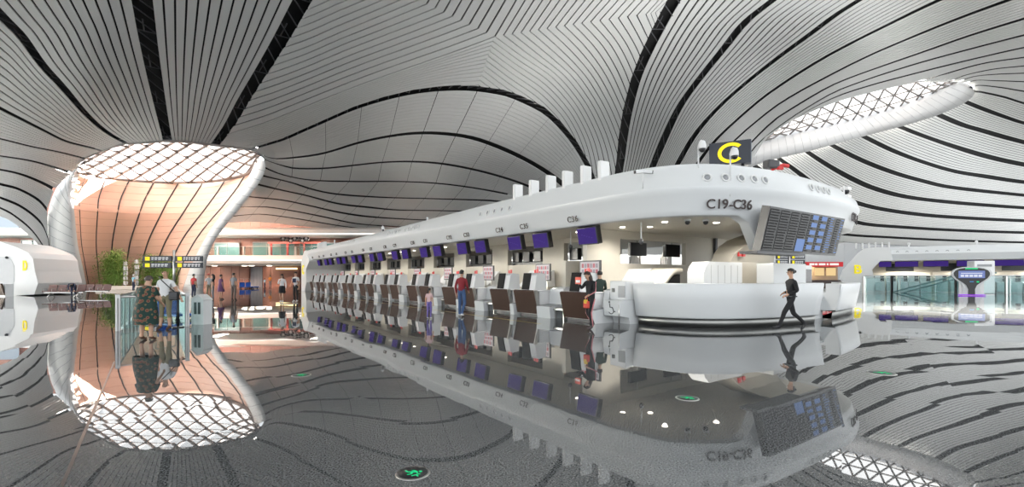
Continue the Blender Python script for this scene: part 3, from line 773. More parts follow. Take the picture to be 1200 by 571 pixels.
# numbers along the fascia
POS = {36: 0.0}
for k in range(8):
    POS[35-2*k] = 2.7+4.4*k; POS[34-2*k] = 4.4+4.4*k
POS[19] = 37.9
for nnum, s in POS.items():
    text('counter_number', 'C%d' % nnum, 0.27, M_LETTER, isl, (-0.045, s, 3.36), (0,-1,0), (-0.2,0,1), 0.01, 0.002, 1.0, 1.18)
def on_path(tq, nose=True, right=False):
    best = min(range(NP), key=lambda i: abs(path[i][0]-tq)+(100 if path[i][1] > -1.3 else 0)); return best
def nose_at(tq):
    i = max(j for j in range(NP) if path[j][1] < -1.0 and path[j][0] <= tq); j = min(i+1, NP-1)
    f = (tq-path[i][0])/max(path[j][0]-path[i][0], 1e-6); n_ = nrm[i].lerp(nrm[j], f).normalized()
    return Vector((*path[i], 0)).lerp(Vector((*path[j], 0)), f), n_
def nose_text(name, s, size, tq, z, o, m, bold=0.0):
    c_, n_ = nose_at(tq); x = Vector((-n_.y, n_.x, 0)); p = c_+n_*o; p.z = z
    return text(name, s, size, m, isl, p, x, Vector((0,0,1))+n_*0.12, 0.012, bold)
# letters follow the curve of the nose one by one
def curved_text(s, size, t0, dt, z, o):
    for k, ch in enumerate(s):
        if ch != ' ': nose_text('lettering', ch, size, t0+dt*k, z, o, M_LETTER, 0.004)
for k, (ch, tq) in enumerate(zip('C19-C36', (1.13,1.31,1.46,1.61,1.77,1.96,2.14))):
    nose_text('lettering', ch, 0.36, tq, 3.42, 0.075, M_LETTER, 0.004)
for k, (ch, tq) in enumerate(zip('C01-C18', (8.35,8.62,8.86,9.08,9.32,9.58,9.84))):
    nose_text('lettering', ch, 0.42, tq, 3.52, 0.07, M_LETTER, 0.004)
# portholes
def porthole(p, n_):
    x = Vector((-n_.y, n_.x, 0)); y = n_.cross(x)
    m4 = Matrix((x, y, n_)).transposed().to_4x4(); m4.translation = p
    mb = MB()
    mb.lathe([(0.125,-0.02),(0.13,0.015),(0.10,0.03),(0.085,0.012),(0.085,-0.03)], 16, 0, m=m4)
    mb.lathe([(0.083,-0.04),(0.083,0.002),(0.03,0.016)], 14, 1, m=m4)
    mb.build('air_nozzle', [M_PANEL, M_GREY], isl)
def side_hole(s): porthole(Vector((-0.075, s, 4.17)), Vector((-1,0,0.26)).normalized())
for s0 in (3.6, 12.4, 13.9+1.2, 24.0, 26.2):
    for k in range(5): side_hole(s0+k*(0.55 if s0 < 10 else 0.45))
def nose_hole(tq):
    c_, n_ = nose_at(tq); p = c_+n_*0.085; p.z = 4.15; porthole(p, (n_+UPV*0.3).normalized())
for tq in (1.05, 1.46, 1.88, 2.28, 2.66): nose_hole(tq)
for tq in (4.85, 5.25, 5.62, 5.98): nose_hole(tq)
# upright fins on the roof edge
for px, py in ((616,223),(633.5,218.5),(653,213),(675,207),(701,201),(730,195)):
    pass
for s in (3.6, 2.55, 1.55, 0.65, -0.25, -1.05):
    mb = MB(); mb.rbox(0.12, 0.52, s-0.08, s+0.08, 4.3, 5.12, 0.02, seg=1); mb.build('roof_fin', M_PANEL, isl)
for s in (34.6, 35.2, 35.8, 36.4, 37.0):
    mb = MB(); mb.rbox(0.2, 0.5, s-0.07, s+0.07, 3.9, 4.75, 0.02, seg=1); mb.build('roof_fin', M_PANEL, isl)
# inner spine wall: solid fields and openings with the belt machinery behind
mb = MB()
edges = [-1.3]
segs = []
s = -1.2
SPT = 3.3
for k in range(9):
    a = -0.2+4.4*k
    segs.append((a, a+1.5))
lowz = 2.05
mb.box(SPT, SPT+0.2, 1.4, SL-0.2, 0, lowz)
mb.box(SPT, SPT+0.2, 1.4, SL-0.2, 2.95, 3.17)
for a, b in segs[1:]: mb.box(SPT-0.02, SPT+0.22, a, b, 0, 3.17)
mb.box(0.9, SPT, 1.4, 1.6, 0, 2.05)
mb.build('spine_wall', M_WARM, isl)
mb = MB(); mb.box(SPT+0.6, SPT+4.6, 4.2, SL-0.5, 0, 2.0); mb.build('belt_housing', M_WARM, isl)
for k in range(9):
    a = 1.65+4.4*k
    for q in range(3): MB().rbox(SPT+0.25, SPT+0.5, a+0.15+q*0.9, a+0.70+q*0.9, 2.2, 2.72, 0.02, seg=1).build('belt_machine', M_BLACK, isl)
    MB().box(SPT+0.3, SPT+0.4, a, a+2.5, 2.06, 2.16).build('belt_edge', M_BLACK, isl)
    MB().box(SPT+0.6, SPT+0.9, a, a+2.5, 2.38, 2.62).build('belt_duct', M_STEEL, isl)
# downlights
for s in np.arange(-0.6, 38, 2.2):
    mb = MB(); mb.cyl((1.7, s), 0.09, 3.145, 3.162, 14); mb.build('downlight', M_LAMP, isl)
for t_, s_ in ((1.6,-2.4),(3.1,-3.2),(2.4,-1.2),(5,-3.3),(7,-3.2)):
    mb = MB(); mb.cyl((t_, s_), 0.09, 3.145, 3.162, 14); mb.build('downlight', M_LAMP, isl)
# flared structural leg behind the front counter
mb = MB(); rr = []
for z, t0, s0 in ((0,5.1,-2.2),(1.2,5.2,-2.2),(2.0,5.45,-2.3),(2.3,5.6,-2.4),(2.6,5.95,-2.6),(2.85,6.5,-2.9),(3.05,7.3,-3.2),(3.2,8.0,-3.3)):
    rr.append([Vector((t0,s0,z)), Vector((8.3,s0-0.1,z)), Vector((8.3,-1.5,z)), Vector((t0+0.1,-1.5,z))])
mb.grid(rr, smooth=False, closed=True); mb.build('flared_leg', M_WARM, isl)
for t_, z, s_ in ((5.75,2.2,-2.46),(6.02,2.2,-2.46),(5.68,1.62,-2.30)): MB().box(t_, t_+0.16, s_, s_+0.06, z, z+0.15).build('alarm_plate', M_RED, isl)
# beige inner walls of the nose, with the wide opening
mb = MB(); mb.box(0.9, 2.6, 0.3, 0.5, 0, 3.17); mb.box(2.6, 6.6, 0.3, 0.5, 0, 1.95); mb.box(2.6, 6.6, 0.3, 0.5, 2.86, 3.17); mb.box(6.6, 10.2, 0.3, 0.5, 0, 3.17); mb.build('nose_wall', M_WARM, isl)
MB().box(8.6, 8.74, 0.18, 0.30, 0, 3.17).build('dark_conduit', M_DARK, isl)

# ---------------------------------------------------------------- things on and under the canopy
def on_island(name, label, cat, t, s, z=0.0, rz=0.0, group=None): return thing(name, label, cat, IW(t, s, z), TH+rz, group)
# hanging screens
def make_monitor(label):
    t = on_island('hanging_monitor', label, 'monitor', 0.75, 0, 3.16, 0, 'purple monitors under the check-in canopy')
    mb = MB(); mb.rbox(-0.10, 0.12, -0.47, 0.47, -0.62, -0.02, 0.02, seg=1, m=Matrix.Rotation(R(-12), 4, 'Y')); mb.build('casing', M_BLACK, t)
    sc_ = MB(); m4 = Matrix.Rotation(R(-12), 4, 'Y')
    sc_.box(-0.112, -0.10, -0.43, 0.43, -0.58, -0.06, 0, m4); sc = sc_.build('screen', M_PURPLE, t)
    st = MB()
    for k in range(5):
        y = -0.25+0.11*k; st.box(-0.115, -0.112, y, y+0.06, -0.40+0.03*k, -0.385+0.03*k, 0, m4)
    st.build('screen_lines', M_PURPLE2, sc)
    br = MB(); br.tube([(0.05,-0.3,-0.05),(0.05,-0.3,0.02)], 0.03, 8); br.tube([(0.05,0.3,-0.05),(0.05,0.3,0.02)], 0.03, 8); br.build('bracket', M_STEEL, t)
    return t
mon0 = None
MONS = {36:-0.15}
for nnum, s in POS.items():
    if nnum == 36: continue
    MONS[nnum] = s-0.35
for nnum, s in sorted(MONS.items(), reverse=True):
    lab = 'purple hanging monitor under the number C%d' % nnum
    if mon0 is None: mon0 = make_monitor(lab); mon0.location = IW(0.5, s, 3.16)
    else: dup(mon0, IW(0.5, s, 3.16), TH, lab)

# check-in desks: brown leaning front, black kiosk screen, white luggage chute
def make_desk(label, cw):
    t = on_island('check_in_desk', label, 'check-in desk', 0, 0, 0, 0, 'check-in desks along the island')
    mb = MB(); mb.prism([(-0.22,0.94),(-0.14,0.97),(0.03,0.12),(-0.03,0.10)], 'y', 0.0, 1.30); mb.build('front_panel', M_BROWN, t)
    mb = MB(); mb.prism([(-0.25,0.98),(-0.10,0.98),(0.10,0.0),(0.0,0.0)], 'y', -0.045, 0.0); mb.build('front_frame', M_STEEL, t)
    mb = MB(); mb.box(0.05, 0.75, 0.02, 1.28, 0.08, 0.93); mb.rbox(-0.10, 0.80, 0.0, 1.30, 0.92, 0.97, 0.012, seg=1); mb.build('desk_body', M_WHITE, t)
    mb = MB(); mb.box(0.10, 0.70, 0.04, 1.26, 0.0, 0.09); mb.build('plinth', M_DARK, t)
    mb = MB(); mb.prism([(-0.02,0.97),(0.08,1.52),(0.20,1.60),(0.50,1.57),(0.55,0.97)], 'y', 0.22, 1.0); k = mb.build('kiosk', M_SHELL, t)
    mb = MB(); mb.prism([(-0.05,0.98),(0.055,1.60),(0.10,1.60),(-0.01,0.98)], 'y', 0.56, 1.0); k2 = mb.build('kiosk_screen', M_GLOSSBLACK, t)
    MB().box(0.2, 0.22, 0.3, 0.42, 1.58, 1.74).build('notice_card', M_RED, t); MB().box(0.2, 0.22, 0.46, 0.54, 1.58, 1.72).build('notice_card', M_RED, t)
    ch = MB(); ch.prism([(-0.12,0.0),(-0.16,0.40),(0.42,0.46),(0.50,1.02),(0.62,1.06),(1.25,1.12),(1.25,0.0)], 'y', -cw-0.06, -0.06); c = ch.build('luggage_chute', M_SHELL, t)
    mb = MB(); mb.prism([(-0.13,0.403),(-0.13,0.425),(0.40,0.475),(0.405,0.46)], 'y', -cw-0.01, -0.11); mb.build('weighing_belt', M_GREY, c)
    return t
d0 = {}
for nnum, s in sorted(POS.items(), reverse=True):
    lab = 'brown fronted check-in desk below the number C%d' % nnum
    kind = nnum % 2
    if kind not in d0: d0[kind] = make_desk(lab, 0.74 if kind else 0.24); d0[kind].location = IW(0, s-0.85, 0)
    else: dup(d0[kind], IW(0, s-0.85, 0), TH, lab)
# steel scales between the pairs of desks
def make_scale(label):
    t = on_island('baggage_scale', label, 'scale', 0, 0, 0, 0, 'steel baggage scales between desk pairs')
    f = MB(); f.box(-0.35, 0.5, 0, 0.54, 0.30, 0.36); f.box(0.42, 0.5, 0, 0.54, 0.36, 0.62); f.build('belt_tray', M_STEEL, t)
    for x in (-0.3, 0.42):
        for y in (0.03, 0.46):
            MB().box(x, x+0.05, y, y+0.05, 0, 0.3).build('leg', M_STEEL, t)
    MB().box(-0.30, 0.40, 0.06, 0.48, 0.355, 0.38).build('belt', M_DARK, t)
    return t
s0_ = None
for k in range(9):
    lab = 'steel baggage scale beside the desk numbered C%d' % (36-2*k if k else 36)
    s = 0.50+4.4*k
    if s0_ is None: s0_ = make_scale(lab); s0_.location = IW(0.35, s, 0)
    else: dup(s0_, IW(0.35, s, 0), TH, lab)
# notice boards and slanted belt covers behind the desks
def make_notice(label):
    t = on_island('notice_board', label, 'notice board', 0, 0, 0, 0, 'framed notices behind the check-in desks')
    MB().box(-0.03, 0.03, -0.5, 0.5, 1.28, 2.02).build('frame', M_DARK, t)
    p = MB().box(-0.04, -0.03, -0.44, 0.44, 1.33, 1.97).build('poster', mat('poster_pale', (0.66,0.62,0.64), 0.6), t)
    a = MB(); b = MB()
    random.seed(5)
    for i in range(6):
        for j in range(3):
            y = -0.40+i*0.135; z = 1.37+j*0.2
            (a if (i*3+j) % 2 else b).box(-0.046, -0.04, y, y+0.10, z, z+0.14)
    a.build('pictogram', mat('pictogram_red', (0.45,0.13,0.16), 0.6), p); b.build('pictogram', mat('pictogram_grey', (0.33,0.30,0.34), 0.6), p)
    MB().box(-0.02, 0.02, -0.30, -0.25, 0, 1.3).add([], []).box(-0.02, 0.02, 0.25, 0.30, 0, 1.3).build('stand', M_STEEL, t)
    return t
n0 = None
for k in range(9):
    s = 1.15
    lab = 'framed red pictogram notice behind the desk numbered C%d' % (36-2*k if k else 36)
    if n0 is None: n0 = make_notice(lab); n0.location = IW(0.82, 0.05, 0)
    else: dup(n0, IW(2.1, 1.9+4.4*(k-1)+3.3-1.0, 0), TH, lab)
def make_cover(label):
    t = on_island('belt_cover', label, 'belt cover', 0, 0, 0, 0, 'white slanted belt covers behind the desks')
    m_ = MB(); m_.prism([(0,1.0),(0.25,1.18),(0.75,1.75),(0.85,1.75),(0.9,1.0)], 'y', 0, 1.7); m_.build('slanted_hood', M_SHELL, t)
    MB().box(0.0, 0.9, 0.05, 1.65, 0, 1.0).build('base_box', M_WARM, t)
    return t
c0 = None
for k in range(9):
    s = -1.9+4.4*k+ (1.2 if k == 0 else 0)
    lab = 'slanted white belt cover behind the desk numbered C%d' % (36-2*k+(0 if k else 0))
    if c0 is None: c0 = make_cover(lab); c0.location = IW(2.3, s, 0)
    else: dup(c0, IW(2.3, s+2.2, 0), TH, lab)

# ---------------------------------------------------------------- curved front counters
def counter(label, t0, t1, rimz, parts_shift=0.0):
    t = thing('curved_counter', label, 'counter', IO, TH)
    cp = bez([(0.80,-1.95),(0.80,-4.2),(2.3,-4.75),(5.6,-5.1)], 30)
    if t0 > 6: cp = [(11.9-a, b) for a, b in bez([(-1.9,-2.6),(-1.3,-3.8),(0.9,-4.4),(4.1,-4.75)], 30)[::-1]]
    n = len(cp); q = []
    for i in range(n):
        a = Vector((*cp[max(i-1,0)],0)); b = Vector((*cp[min(i+1,n-1)],0)); d = (b-a).normalized(); nn = Vector((d.y,-d.x,0))
        if nn.dot(Vector((cp[i][0]-5.8, cp[i][1]-2, 0))) < 0: nn = -nn
        q.append(nn)
    def pt(i, o, z): p = Vector((*cp[i],0))+q[i]*o; p.z = z; return p
    mb = MB(); mb.grid([[pt(i,-0.85,0.26), pt(i,-0.02,0.26), pt(i,0.0,0.30), pt(i,0.10,0.8), pt(i,0.16,rimz-0.03), pt(i,0.13,rimz), pt(i,-0.30,rimz), pt(i,-0.30,rimz-0.3), pt(i,-0.85,rimz-0.3), pt(i,-0.85,0.26)] for i in range(n)])
    for i in (0, n-1):
        k = [pt(i,-0.85,0.26), pt(i,0.0,0.30), pt(i,0.10,0.8), pt(i,0.14,rimz), pt(i,-0.30,rimz), pt(i,-0.30,rimz-0.3), pt(i,-0.85,rimz-0.3)]
        mb.add(k, [list(range(7))])
    mb.build('counter_shell', M_SHELL, t)
    mb = MB(); mb.grid([[pt(i,-0.8,0.0), pt(i,-0.13,0.0), pt(i,-0.09,0.27), pt(i,-0.8,0.27)] for i in range(n)])
    mb.build('steel_plinth', M_PLINTH, t)
    return t, pt, n
ca, _, _ = counter('large curved white counter below the sign C19-C36', 0, 6, 1.27)
cb, _, _ = counter('smaller white counter at the right end of the island', 7, 12, 1.22)
t = on_island('counter_step', 'low white side table joined to the right end counter', 'side table', 7.45, -3.9)
MB().rbox(-0.9, 0.5, -0.5, 0.5, 0.74, 0.82, 0.02).build('table_top', M_SHELL, t)
MB().box(-0.8, 0.45, -0.4, 0.45, 0.0, 0.74).build('table_body', M_SHELL, t)
# accessible counter with the wheelchair mark, left of the curved counter
t = on_island('low_service_desk', 'low white desk with wheelchair symbol beside the curved counter', 'desk', 0.30, -1.52)
m_ = MB(); m_.prism([(-0.15,0.74),(0.9,0.74),(0.9,0.0),(0.35,0.0),(0.28,0.20),(-0.10,0.26)], 'y', -0.33, 0.33); m_.build('desk_body', M_SHELL, t)
m_ = MB(); m_.rbox(0.15, 1.5, -0.33, 0.33, 0.74, 1.33, 0.03); m_.build('scanner_box', M_SHELL, t)
m_ = MB(); m_.box(0.13, 0.15, -0.30, -0.04, 0.82, 1.18); m_.build('grey_screen', M_GREY, t)
m_ = MB(); m_.box(0.12, 0.15, 0.12, 0.22, 0.98, 1.10); m_.build('card_slot', M_DARK, t)
m_ = MB(); m_.tube([(-0.12,-0.30,0),(-0.12,-0.30,0.74)], 0.02, 8); m_.build('leg', M_STEEL, t)
# wheelchair mark: wheel arc, body, head
m_ = MB(); fx = lambda z: -0.10-0.05*(z-0.26)/0.48-0.008
wc = [(fx(0.42+0.10*math.sin(a)), 0.02-0.10*math.cos(a), 0.42+0.10*math.sin(a)) for a in np.linspace(R(-150), R(100), 14)]
m_.tube(wc, 0.012, 5)
m_.tube([(fx(z), y, z) for y, z in ((0.06,0.64),(0.05,0.52),(-0.05,0.52),(-0.09,0.39),(-0.14,0.40))], 0.016, 5); m_.ball((fx(0.68),0.065,0.68), 0.028, 8)
m_.build('wheelchair_symbol', M_DARK, t)
# furniture inside the nose
t = on_island('white_cabinet', 'white cabinet with rounded shoulder behind the curved counter', 'cabinet', 3.85, -2.6)
m_ = MB(); m_.prism([(-0.9,0.0),(-0.9,1.55),(-0.82,1.78),(-0.62,1.86),(1.05,1.86),(1.05,0.0)], 'x', -0.01, 0.01) if False else None
m_.prism([(-0.95,0.0),(-0.95,1.60),(-0.86,1.78),(-0.66,1.95),(1.3,1.95),(1.3,0.0)], 'y', -0.3, 0.3); m_.build('cabinet_body', M_SHELL, t)
for k in range(1, 6):
    MB().box(-0.95+k*0.39, -0.94+k*0.39, -0.308, -0.30, 0.1, 1.84).build('door_joint', mat('joint_pale', (0.5,0.5,0.5), 0.5), t)
t = on_island('belt_tunnel', 'beige belt tunnel with black curtain left of the white cabinet', 'belt tunnel', 3.1, -1.1)
m_ = MB(); m_.grid([[Vector((x+dx, y, z)) for dx, y, z in ((0,-0.45,1.0),(0,0.6,1.0))] for x, z in ((0,1.0),)] ) if False else None
arc = [(-0.55+0.10*k, 1.12+0.62*math.sin(min(k/9.0, 1)*PI/2)) for k in range(12)]
m_.grid([[Vector((x, -0.5, z)), Vector((x, -0.4, z+0.04)), Vector((x, 0.6, z+0.04))] for x, z in arc])
m_.grid([[Vector((x, -0.5, z)), Vector((x, -0.5, z-0.14))] for x, z in arc])
m_.grid([[Vector((x, -0.5, z-0.14)), Vector((x, 0.6, z-0.14))] for x, z in arc]); m_.build('tunnel_shell', M_WARM, t)
m_ = MB(); m_.prism([(-0.42,1.0),(0.55,1.0),(0.55,1.55),(0.1,1.42),(-0.3,1.15)], 'y', -0.40, 0.5); m_.build('black_curtain', M_BLACK, t)
m_ = MB(); m_.box(-0.6, 0.6, -0.45, 0.6, 0, 1.0); m_.build('tunnel_base', M_WARM, t)
t = on_island('tall_cabinet', 'plain white cabinet behind the counter under the flight board', 'cabinet', 7.0, -3.35)
MB().rbox(-1.2, 1.2, -0.3, 0.3, 0, 1.93, 0.03).build('cabinet_body', M_SHELL, t)
MB().box(-0.005, 0.005, -0.305, -0.3, 0.05, 1.76).build('door_joint', mat('joint_pale', (0.5,0.5,0.5), 0.5), t)
t = on_island('display_stand', 'dark upright display at the right of the plain white cabinet', 'display', 9.2, -3.2)
MB().rbox(-0.32, 0.32, -0.1, 0.1, 0.0, 1.9, 0.02, seg=1).build('stand_body', M_WHITE, t)
MB().box(-0.25, 0.25, -0.115, -0.1, 1.2, 1.75).build('screen', mat('screen_brown', (0.05,0.035,0.03), 0.2), t)
# slatted white screens and black monitors seen through the nose opening
def slat_screen(label, t_, s_, w_):
    t = on_island('slatted_screen', label, 'screen', t_, s_, 0, R(20), 'white slatted screens in the island')
    for k in range(int(w_/0.2)):
        MB().box(k*0.2, k*0.2+0.12, -0.02, 0.02, 1.5, 2.3+0.12*(k % 5)).build('slat', M_WHITE, t)
    MB().box(-0.02, w_, 0.02, 0.05, 1.5, 1.56).build('bottom_rail', M_GREY, t)
    MB().box(0.0, w_, -0.02, 0.10, 0.0, 1.5).build('screen_base', M_WARM, t)
slat_screen('white slatted screen at left inside the nose opening', 4.6, 1.6, 1.5)
slat_screen('white slatted screen at right inside the nose opening', 6.6, 1.6, 1.9)
for k, (t_, s_, w_) in enumerate(((4.5,1.1,'left'),(6.6,1.0,'right'))):
    t = on_island('black_monitor', 'black monitor back hanging at the %s inside the nose opening' % w_, 'monitor', t_, s_, 3.16)
    MB().rbox(-0.5, 0.5, -0.08, 0.08, -0.85, -0.32, 0.02, seg=1).build('casing', M_BLACK, t)
    MB().tube([(0,0,-0.35),(0,0,0.02)], 0.03, 8).build('bracket', M_STEEL, t)

# ---------------------------------------------------------------- flight board
t = thing('flight_board', 'wide black flight information board on the island nose', 'flight board', IW(2.10, -5.0, 2.20), TH)
lean = Matrix.Rotation(R(13), 4, 'X')
BW, BH = 4.72, 1.14
MB().box(-0.04, BW+0.04, -0.10, 0.12, -0.04, BH+0.04, 0, lean).build('casing', M_BLACK, t)
M_BSC = glow('board_black', (0.010,0.011,0.014), 1.0)
M_BTX = glow('board_blue_white', (0.22,0.33,0.62), 1.0); M_BT2 = mat('board_dim_text', (0.02,0.019,0.018), 0.8, emit=(0.016,0.016,0.018), estr=1.0, var=0, ior=1.15)
random.seed(21)
for c in range(8):
    x0 = BW*c/8
    p = MB().box(x0+0.015, x0+BW/8-0.015, -0.112, -0.10, 0.02, BH-0.02, 0, lean).build('screen', mat('board_glass', (0.010,0.010,0.011), 0.25, var=0, ior=1.3), t)
    tx = MB(); tb = MB()
    for r in range(15):
        z = 0.06+r*0.074
        if c < 4: tx.box(x0+0.05, x0+BW/8-0.06-random.random()*0.1, -0.116, -0.112, z, z+0.030, 0, lean)
        else:
            tx.box(x0+0.05, x0+0.25, -0.116, -0.112, z, z+0.03, 0, lean)
            if c < 6 and r % 3 == 1: tb.box(x0+0.14, x0+0.50, -0.118, -0.112, z-0.02, z+0.11, 0, lean)
            elif c >= 6: tb.box(x0+0.16+0.2*(c == 7), x0+0.30+random.random()*0.25, -0.118, -0.112, z, z+0.028, 0, lean)
    if c == 3: tb.box(x0+0.06, x0+BW/8-0.03, -0.119, -0.112, 0.04, 0.40, 0, lean)
    tx.build('text_rows', M_BT2, p)
    if tb.v: tb.build('bright_rows', M_BTX, p)
MB().box(-0.35, BW*0.5, -0.18, 0.3, -0.12, -0.05).build('bottom_rail', M_DARK, t)
# ---------------------------------------------------------------- the big C sign on the roof
def roof_sign():
    Yc = 15.6; p0 = P(831, 183, Yc)
    ang = math.atan2(-0.46, 0.888)
    t = thing('island_sign', 'black box sign with large yellow C on the island roof', 'sign', (p0.x, p0.y, 4.3), ang)
    z0 = P(831, 195, Yc).z-4.3; z1 = P(831, 171, Yc).z-4.3; w_ = 1.24
    MB().rbox(0, w_, 0, 0.34, z0, z1+0.07, 0.012, seg=1).build('sign_box', M_NAVY, t)
    MB().box(w_, w_+0.012, 0.02, 0.32, z0+0.01, z1+0.06).build('side_panel', mat('sign_side_grey', (0.16,0.19,0.24), 0.4), t)
    MB().tube([(0.25,0.17,-0.1),(0.25,0.17,z0+0.02)], 0.05, 8).build('post', M_DARK, t)
    MB().tube([(1.0,0.17,-0.1),(1.0,0.17,z0+0.02)], 0.05, 8).build('post', M_DARK, t)
    zc = (z0+z1)/2+0.03; mb = MB(); ro_, ri_ = 0.325, 0.225; pts = []
    A = np.linspace(R(42), R(318), 40)
    mb2 = []
    outer = [(0.66+0.40*math.cos(a), zc+0.33*math.sin(a)) for a in A]; inner = [(0.66+0.285*math.cos(a), zc+0.225*math.sin(a)) for a in A]
    rr = [[Vector((o[0], -0.02, o[1])), Vector((i[0], -0.02, i[1])), Vector((i[0], 0.0, i[1])), Vector((o[0], 0.0, o[1]))] for o, i in zip(outer, inner)]
    mb.grid(rr, smooth=False, closed=True); mb.build('letter', M_YELLOW, t)
roof_sign()
# ---------------------------------------------------------------- cameras on the canopy
def dome_cam(label, p, h, rz=0.0):
    t = thing('dome_camera', label, 'security camera', p, rz)
    MB().tube([(0,0,-0.9),(0,0,h-0.12),(0.0,-0.04,h-0.02),(0,-0.10,h+0.02),(0,-0.15,h-0.02)], 0.022, 8).build('pole', M_WHITE, t)
    m_ = MB(); m_.lathe([(0.03,0.0),(0.07,-0.02),(0.095,-0.10),(0.10,-0.20),(0.098,-0.22)], 16, c=(0,-0.15,h)); m_.build('housing', M_WHITE, t)
    m_ = MB(); m_.ball((0,-0.15,h-0.24), 0.085, 14); m_.build('dome', M_BLACK, t)
i = on_path(0.62)
def front_point(px, py, Y): return P(px, py, Y)
dome_cam('dome camera on a pole left of the yellow C sign', IW(1.0, -3.95, 4.55), 0.62, R(20))
dome_cam('dome camera on a pole right in front of the C sign', IW(1.55, -4.55, 4.55), 0.38, R(20))
t = thing('bullet_camera', 'pair of white bullet cameras on a short post above the fascia', 'security camera', IW(-0.02, -2.95, 3.95), TH)
MB().tube([(-0.08,0,-0.03),(-0.08,0,0.42)], 0.018, 8).build('post', M_WHITE, t)
for a in (R(200), R(-20)):
    m4 = Matrix.Translation((-0.08,0,0.45)) @ Matrix.Rotation(a-TH, 4, 'Z') @ Matrix.Rotation(R(8), 4, 'Y')
    b = MB().rbox(0.0, 0.26, -0.05, 0.05, -0.045, 0.045, 0.015, m=m4).build('camera_body', M_WHITE, t)
    MB().box(0.26, 0.275, -0.045, 0.045, -0.04, 0.04, 0, m4).build('lens', M_BLACK, b)
t = thing('dome_camera', 'double dome camera at the far right end of the canopy', 'security camera', IW(10.3, -4.1, 4.12), TH)
MB().tube([(0,0,-0.3),(0,0,0.85)], 0.035, 8).build('pole', M_WHITE, t)
for zz in (0.72, 0.42):
    MB().rbox(0.0, 0.36, -0.14, 0.14, zz-0.02, zz+0.10, 0.03).build('housing', M_WHITE, t); MB().ball((0.2,0,zz-0.06), 0.12, 12).build('dome', M_BLACK, t)
dome_cam('dome camera on the canopy edge halfway down the island', IW(0.1, 18.5, 4.42), 0.35, TH)
for s, w_ in ((31.0,'far'),(12.0,'middle')):
    t = thing('roof_beacon', 'small white beacon on the %s canopy edge' % w_, 'beacon', IW(0.3, s, 4.3), TH)
    MB().cyl((0,0), 0.05, -0.1, 0.3, 10).build('stem', M_WHITE, t); MB().ball((0,0,0.34), 0.07, 10).build('head', M_WHITE, t)
for k, (s, w_) in enumerate(((1.35,'between C35 and C36'),(-1.9,'right of C36'))):
    t = thing('drop_camera', 'white camera on a drop pole under the canopy %s' % w_, 'security camera', IW(1.1, s, 3.16), TH)
    MB().tube([(0,0,0.01),(0,0,-0.55)], 0.02, 8).build('pole', M_WHITE, t); MB().ball((0,0,-0.6), 0.075, 12, 0, (1,1,1.2)).build('housing', M_DARK, t)
for k, (t_, s_) in enumerate(((1.6,-3.2),(2.05,-3.5))):
    t = thing('ceiling_camera', '%s dark dome camera on the soffit of the nose' % ('left' if k == 0 else 'right'), 'security camera', IW(t_, s_, 3.16), TH)
    MB().cyl((0,0), 0.09, -0.06, 0.005, 14).build('base', M_WHITE, t); MB().ball((0,0,-0.09), 0.075, 12).build('dome', M_BLACK, t)
t = thing('fire_monitor', 'black and red water cannon on the canopy roof', 'water cannon', IW(7.0, -3.0, 4.85), TH+R(-20))
MB().cyl((0,0), 0.09, -0.6, 0.42, 12).build('base_pipe', M_WHITE, t)
MB().rbox(-0.28, 0.22, -0.16, 0.16, 0.55, 0.86, 0.05).build('drive_housing', M_DARK, t)
m_ = MB(); m_.tube([(0,0,0.40),(0.0,0,0.55),(0.2,-0.05,0.62),(0.42,-0.08,0.70),(0.62,-0.12,0.66)], [0.08,0.08,0.07,0.06,0.07], 10); m_.build('red_barrel', M_RED, t)
MB().rbox(0.1, 0.35, -0.2, -0.08, 0.5, 0.62, 0.03).build('valve', M_RED, t)
# ---------------------------------------------------------------- people
SKIN = mat('skin', (0.52,0.31,0.21), 0.5, var=0.04)
M_HAIR = mat('hair_black', (0.012,0.010,0.010), 0.5, var=0)
M_HAIRG = mat('hair_grey_brown', (0.07,0.055,0.045), 0.6)
def cloth(name, col): return mat('cloth_'+name, col, 0.85, var=0.10, scale=7)
BASEJ = dict(pelvis=(0,0,.94), spine=(0,.0,1.12), chest=(0,.0,1.31), neck=(0,.005,1.455), h0=(0,-.005,1.535), h1=(0,-.018,1.62), h2=(0,-.008,1.69), nose=(0,-.108,1.60),
  shL=(.165,0,1.385), elL=(.215,.02,1.11), wrL=(.225,-.04,.875), shR=(-.165,0,1.385), elR=(-.215,.02,1.11), wrR=(-.225,-.04,.875),
  hipL=(.085,0,.90), knL=(.095,-.015,.49), anL=(.10,.02,.085), hipR=(-.085,0,.90), knR=(-.095,-.015,.49), anR=(-.10,.02,.085))
RAD = dict(pelvis=.125, spine=.118, chest=.132, neck=.052, h0=.062, h1=.083, h2=.066, nose=.014, sh=.064, el=.044, wr=.029, hip=.088, kn=.060, an=.042)
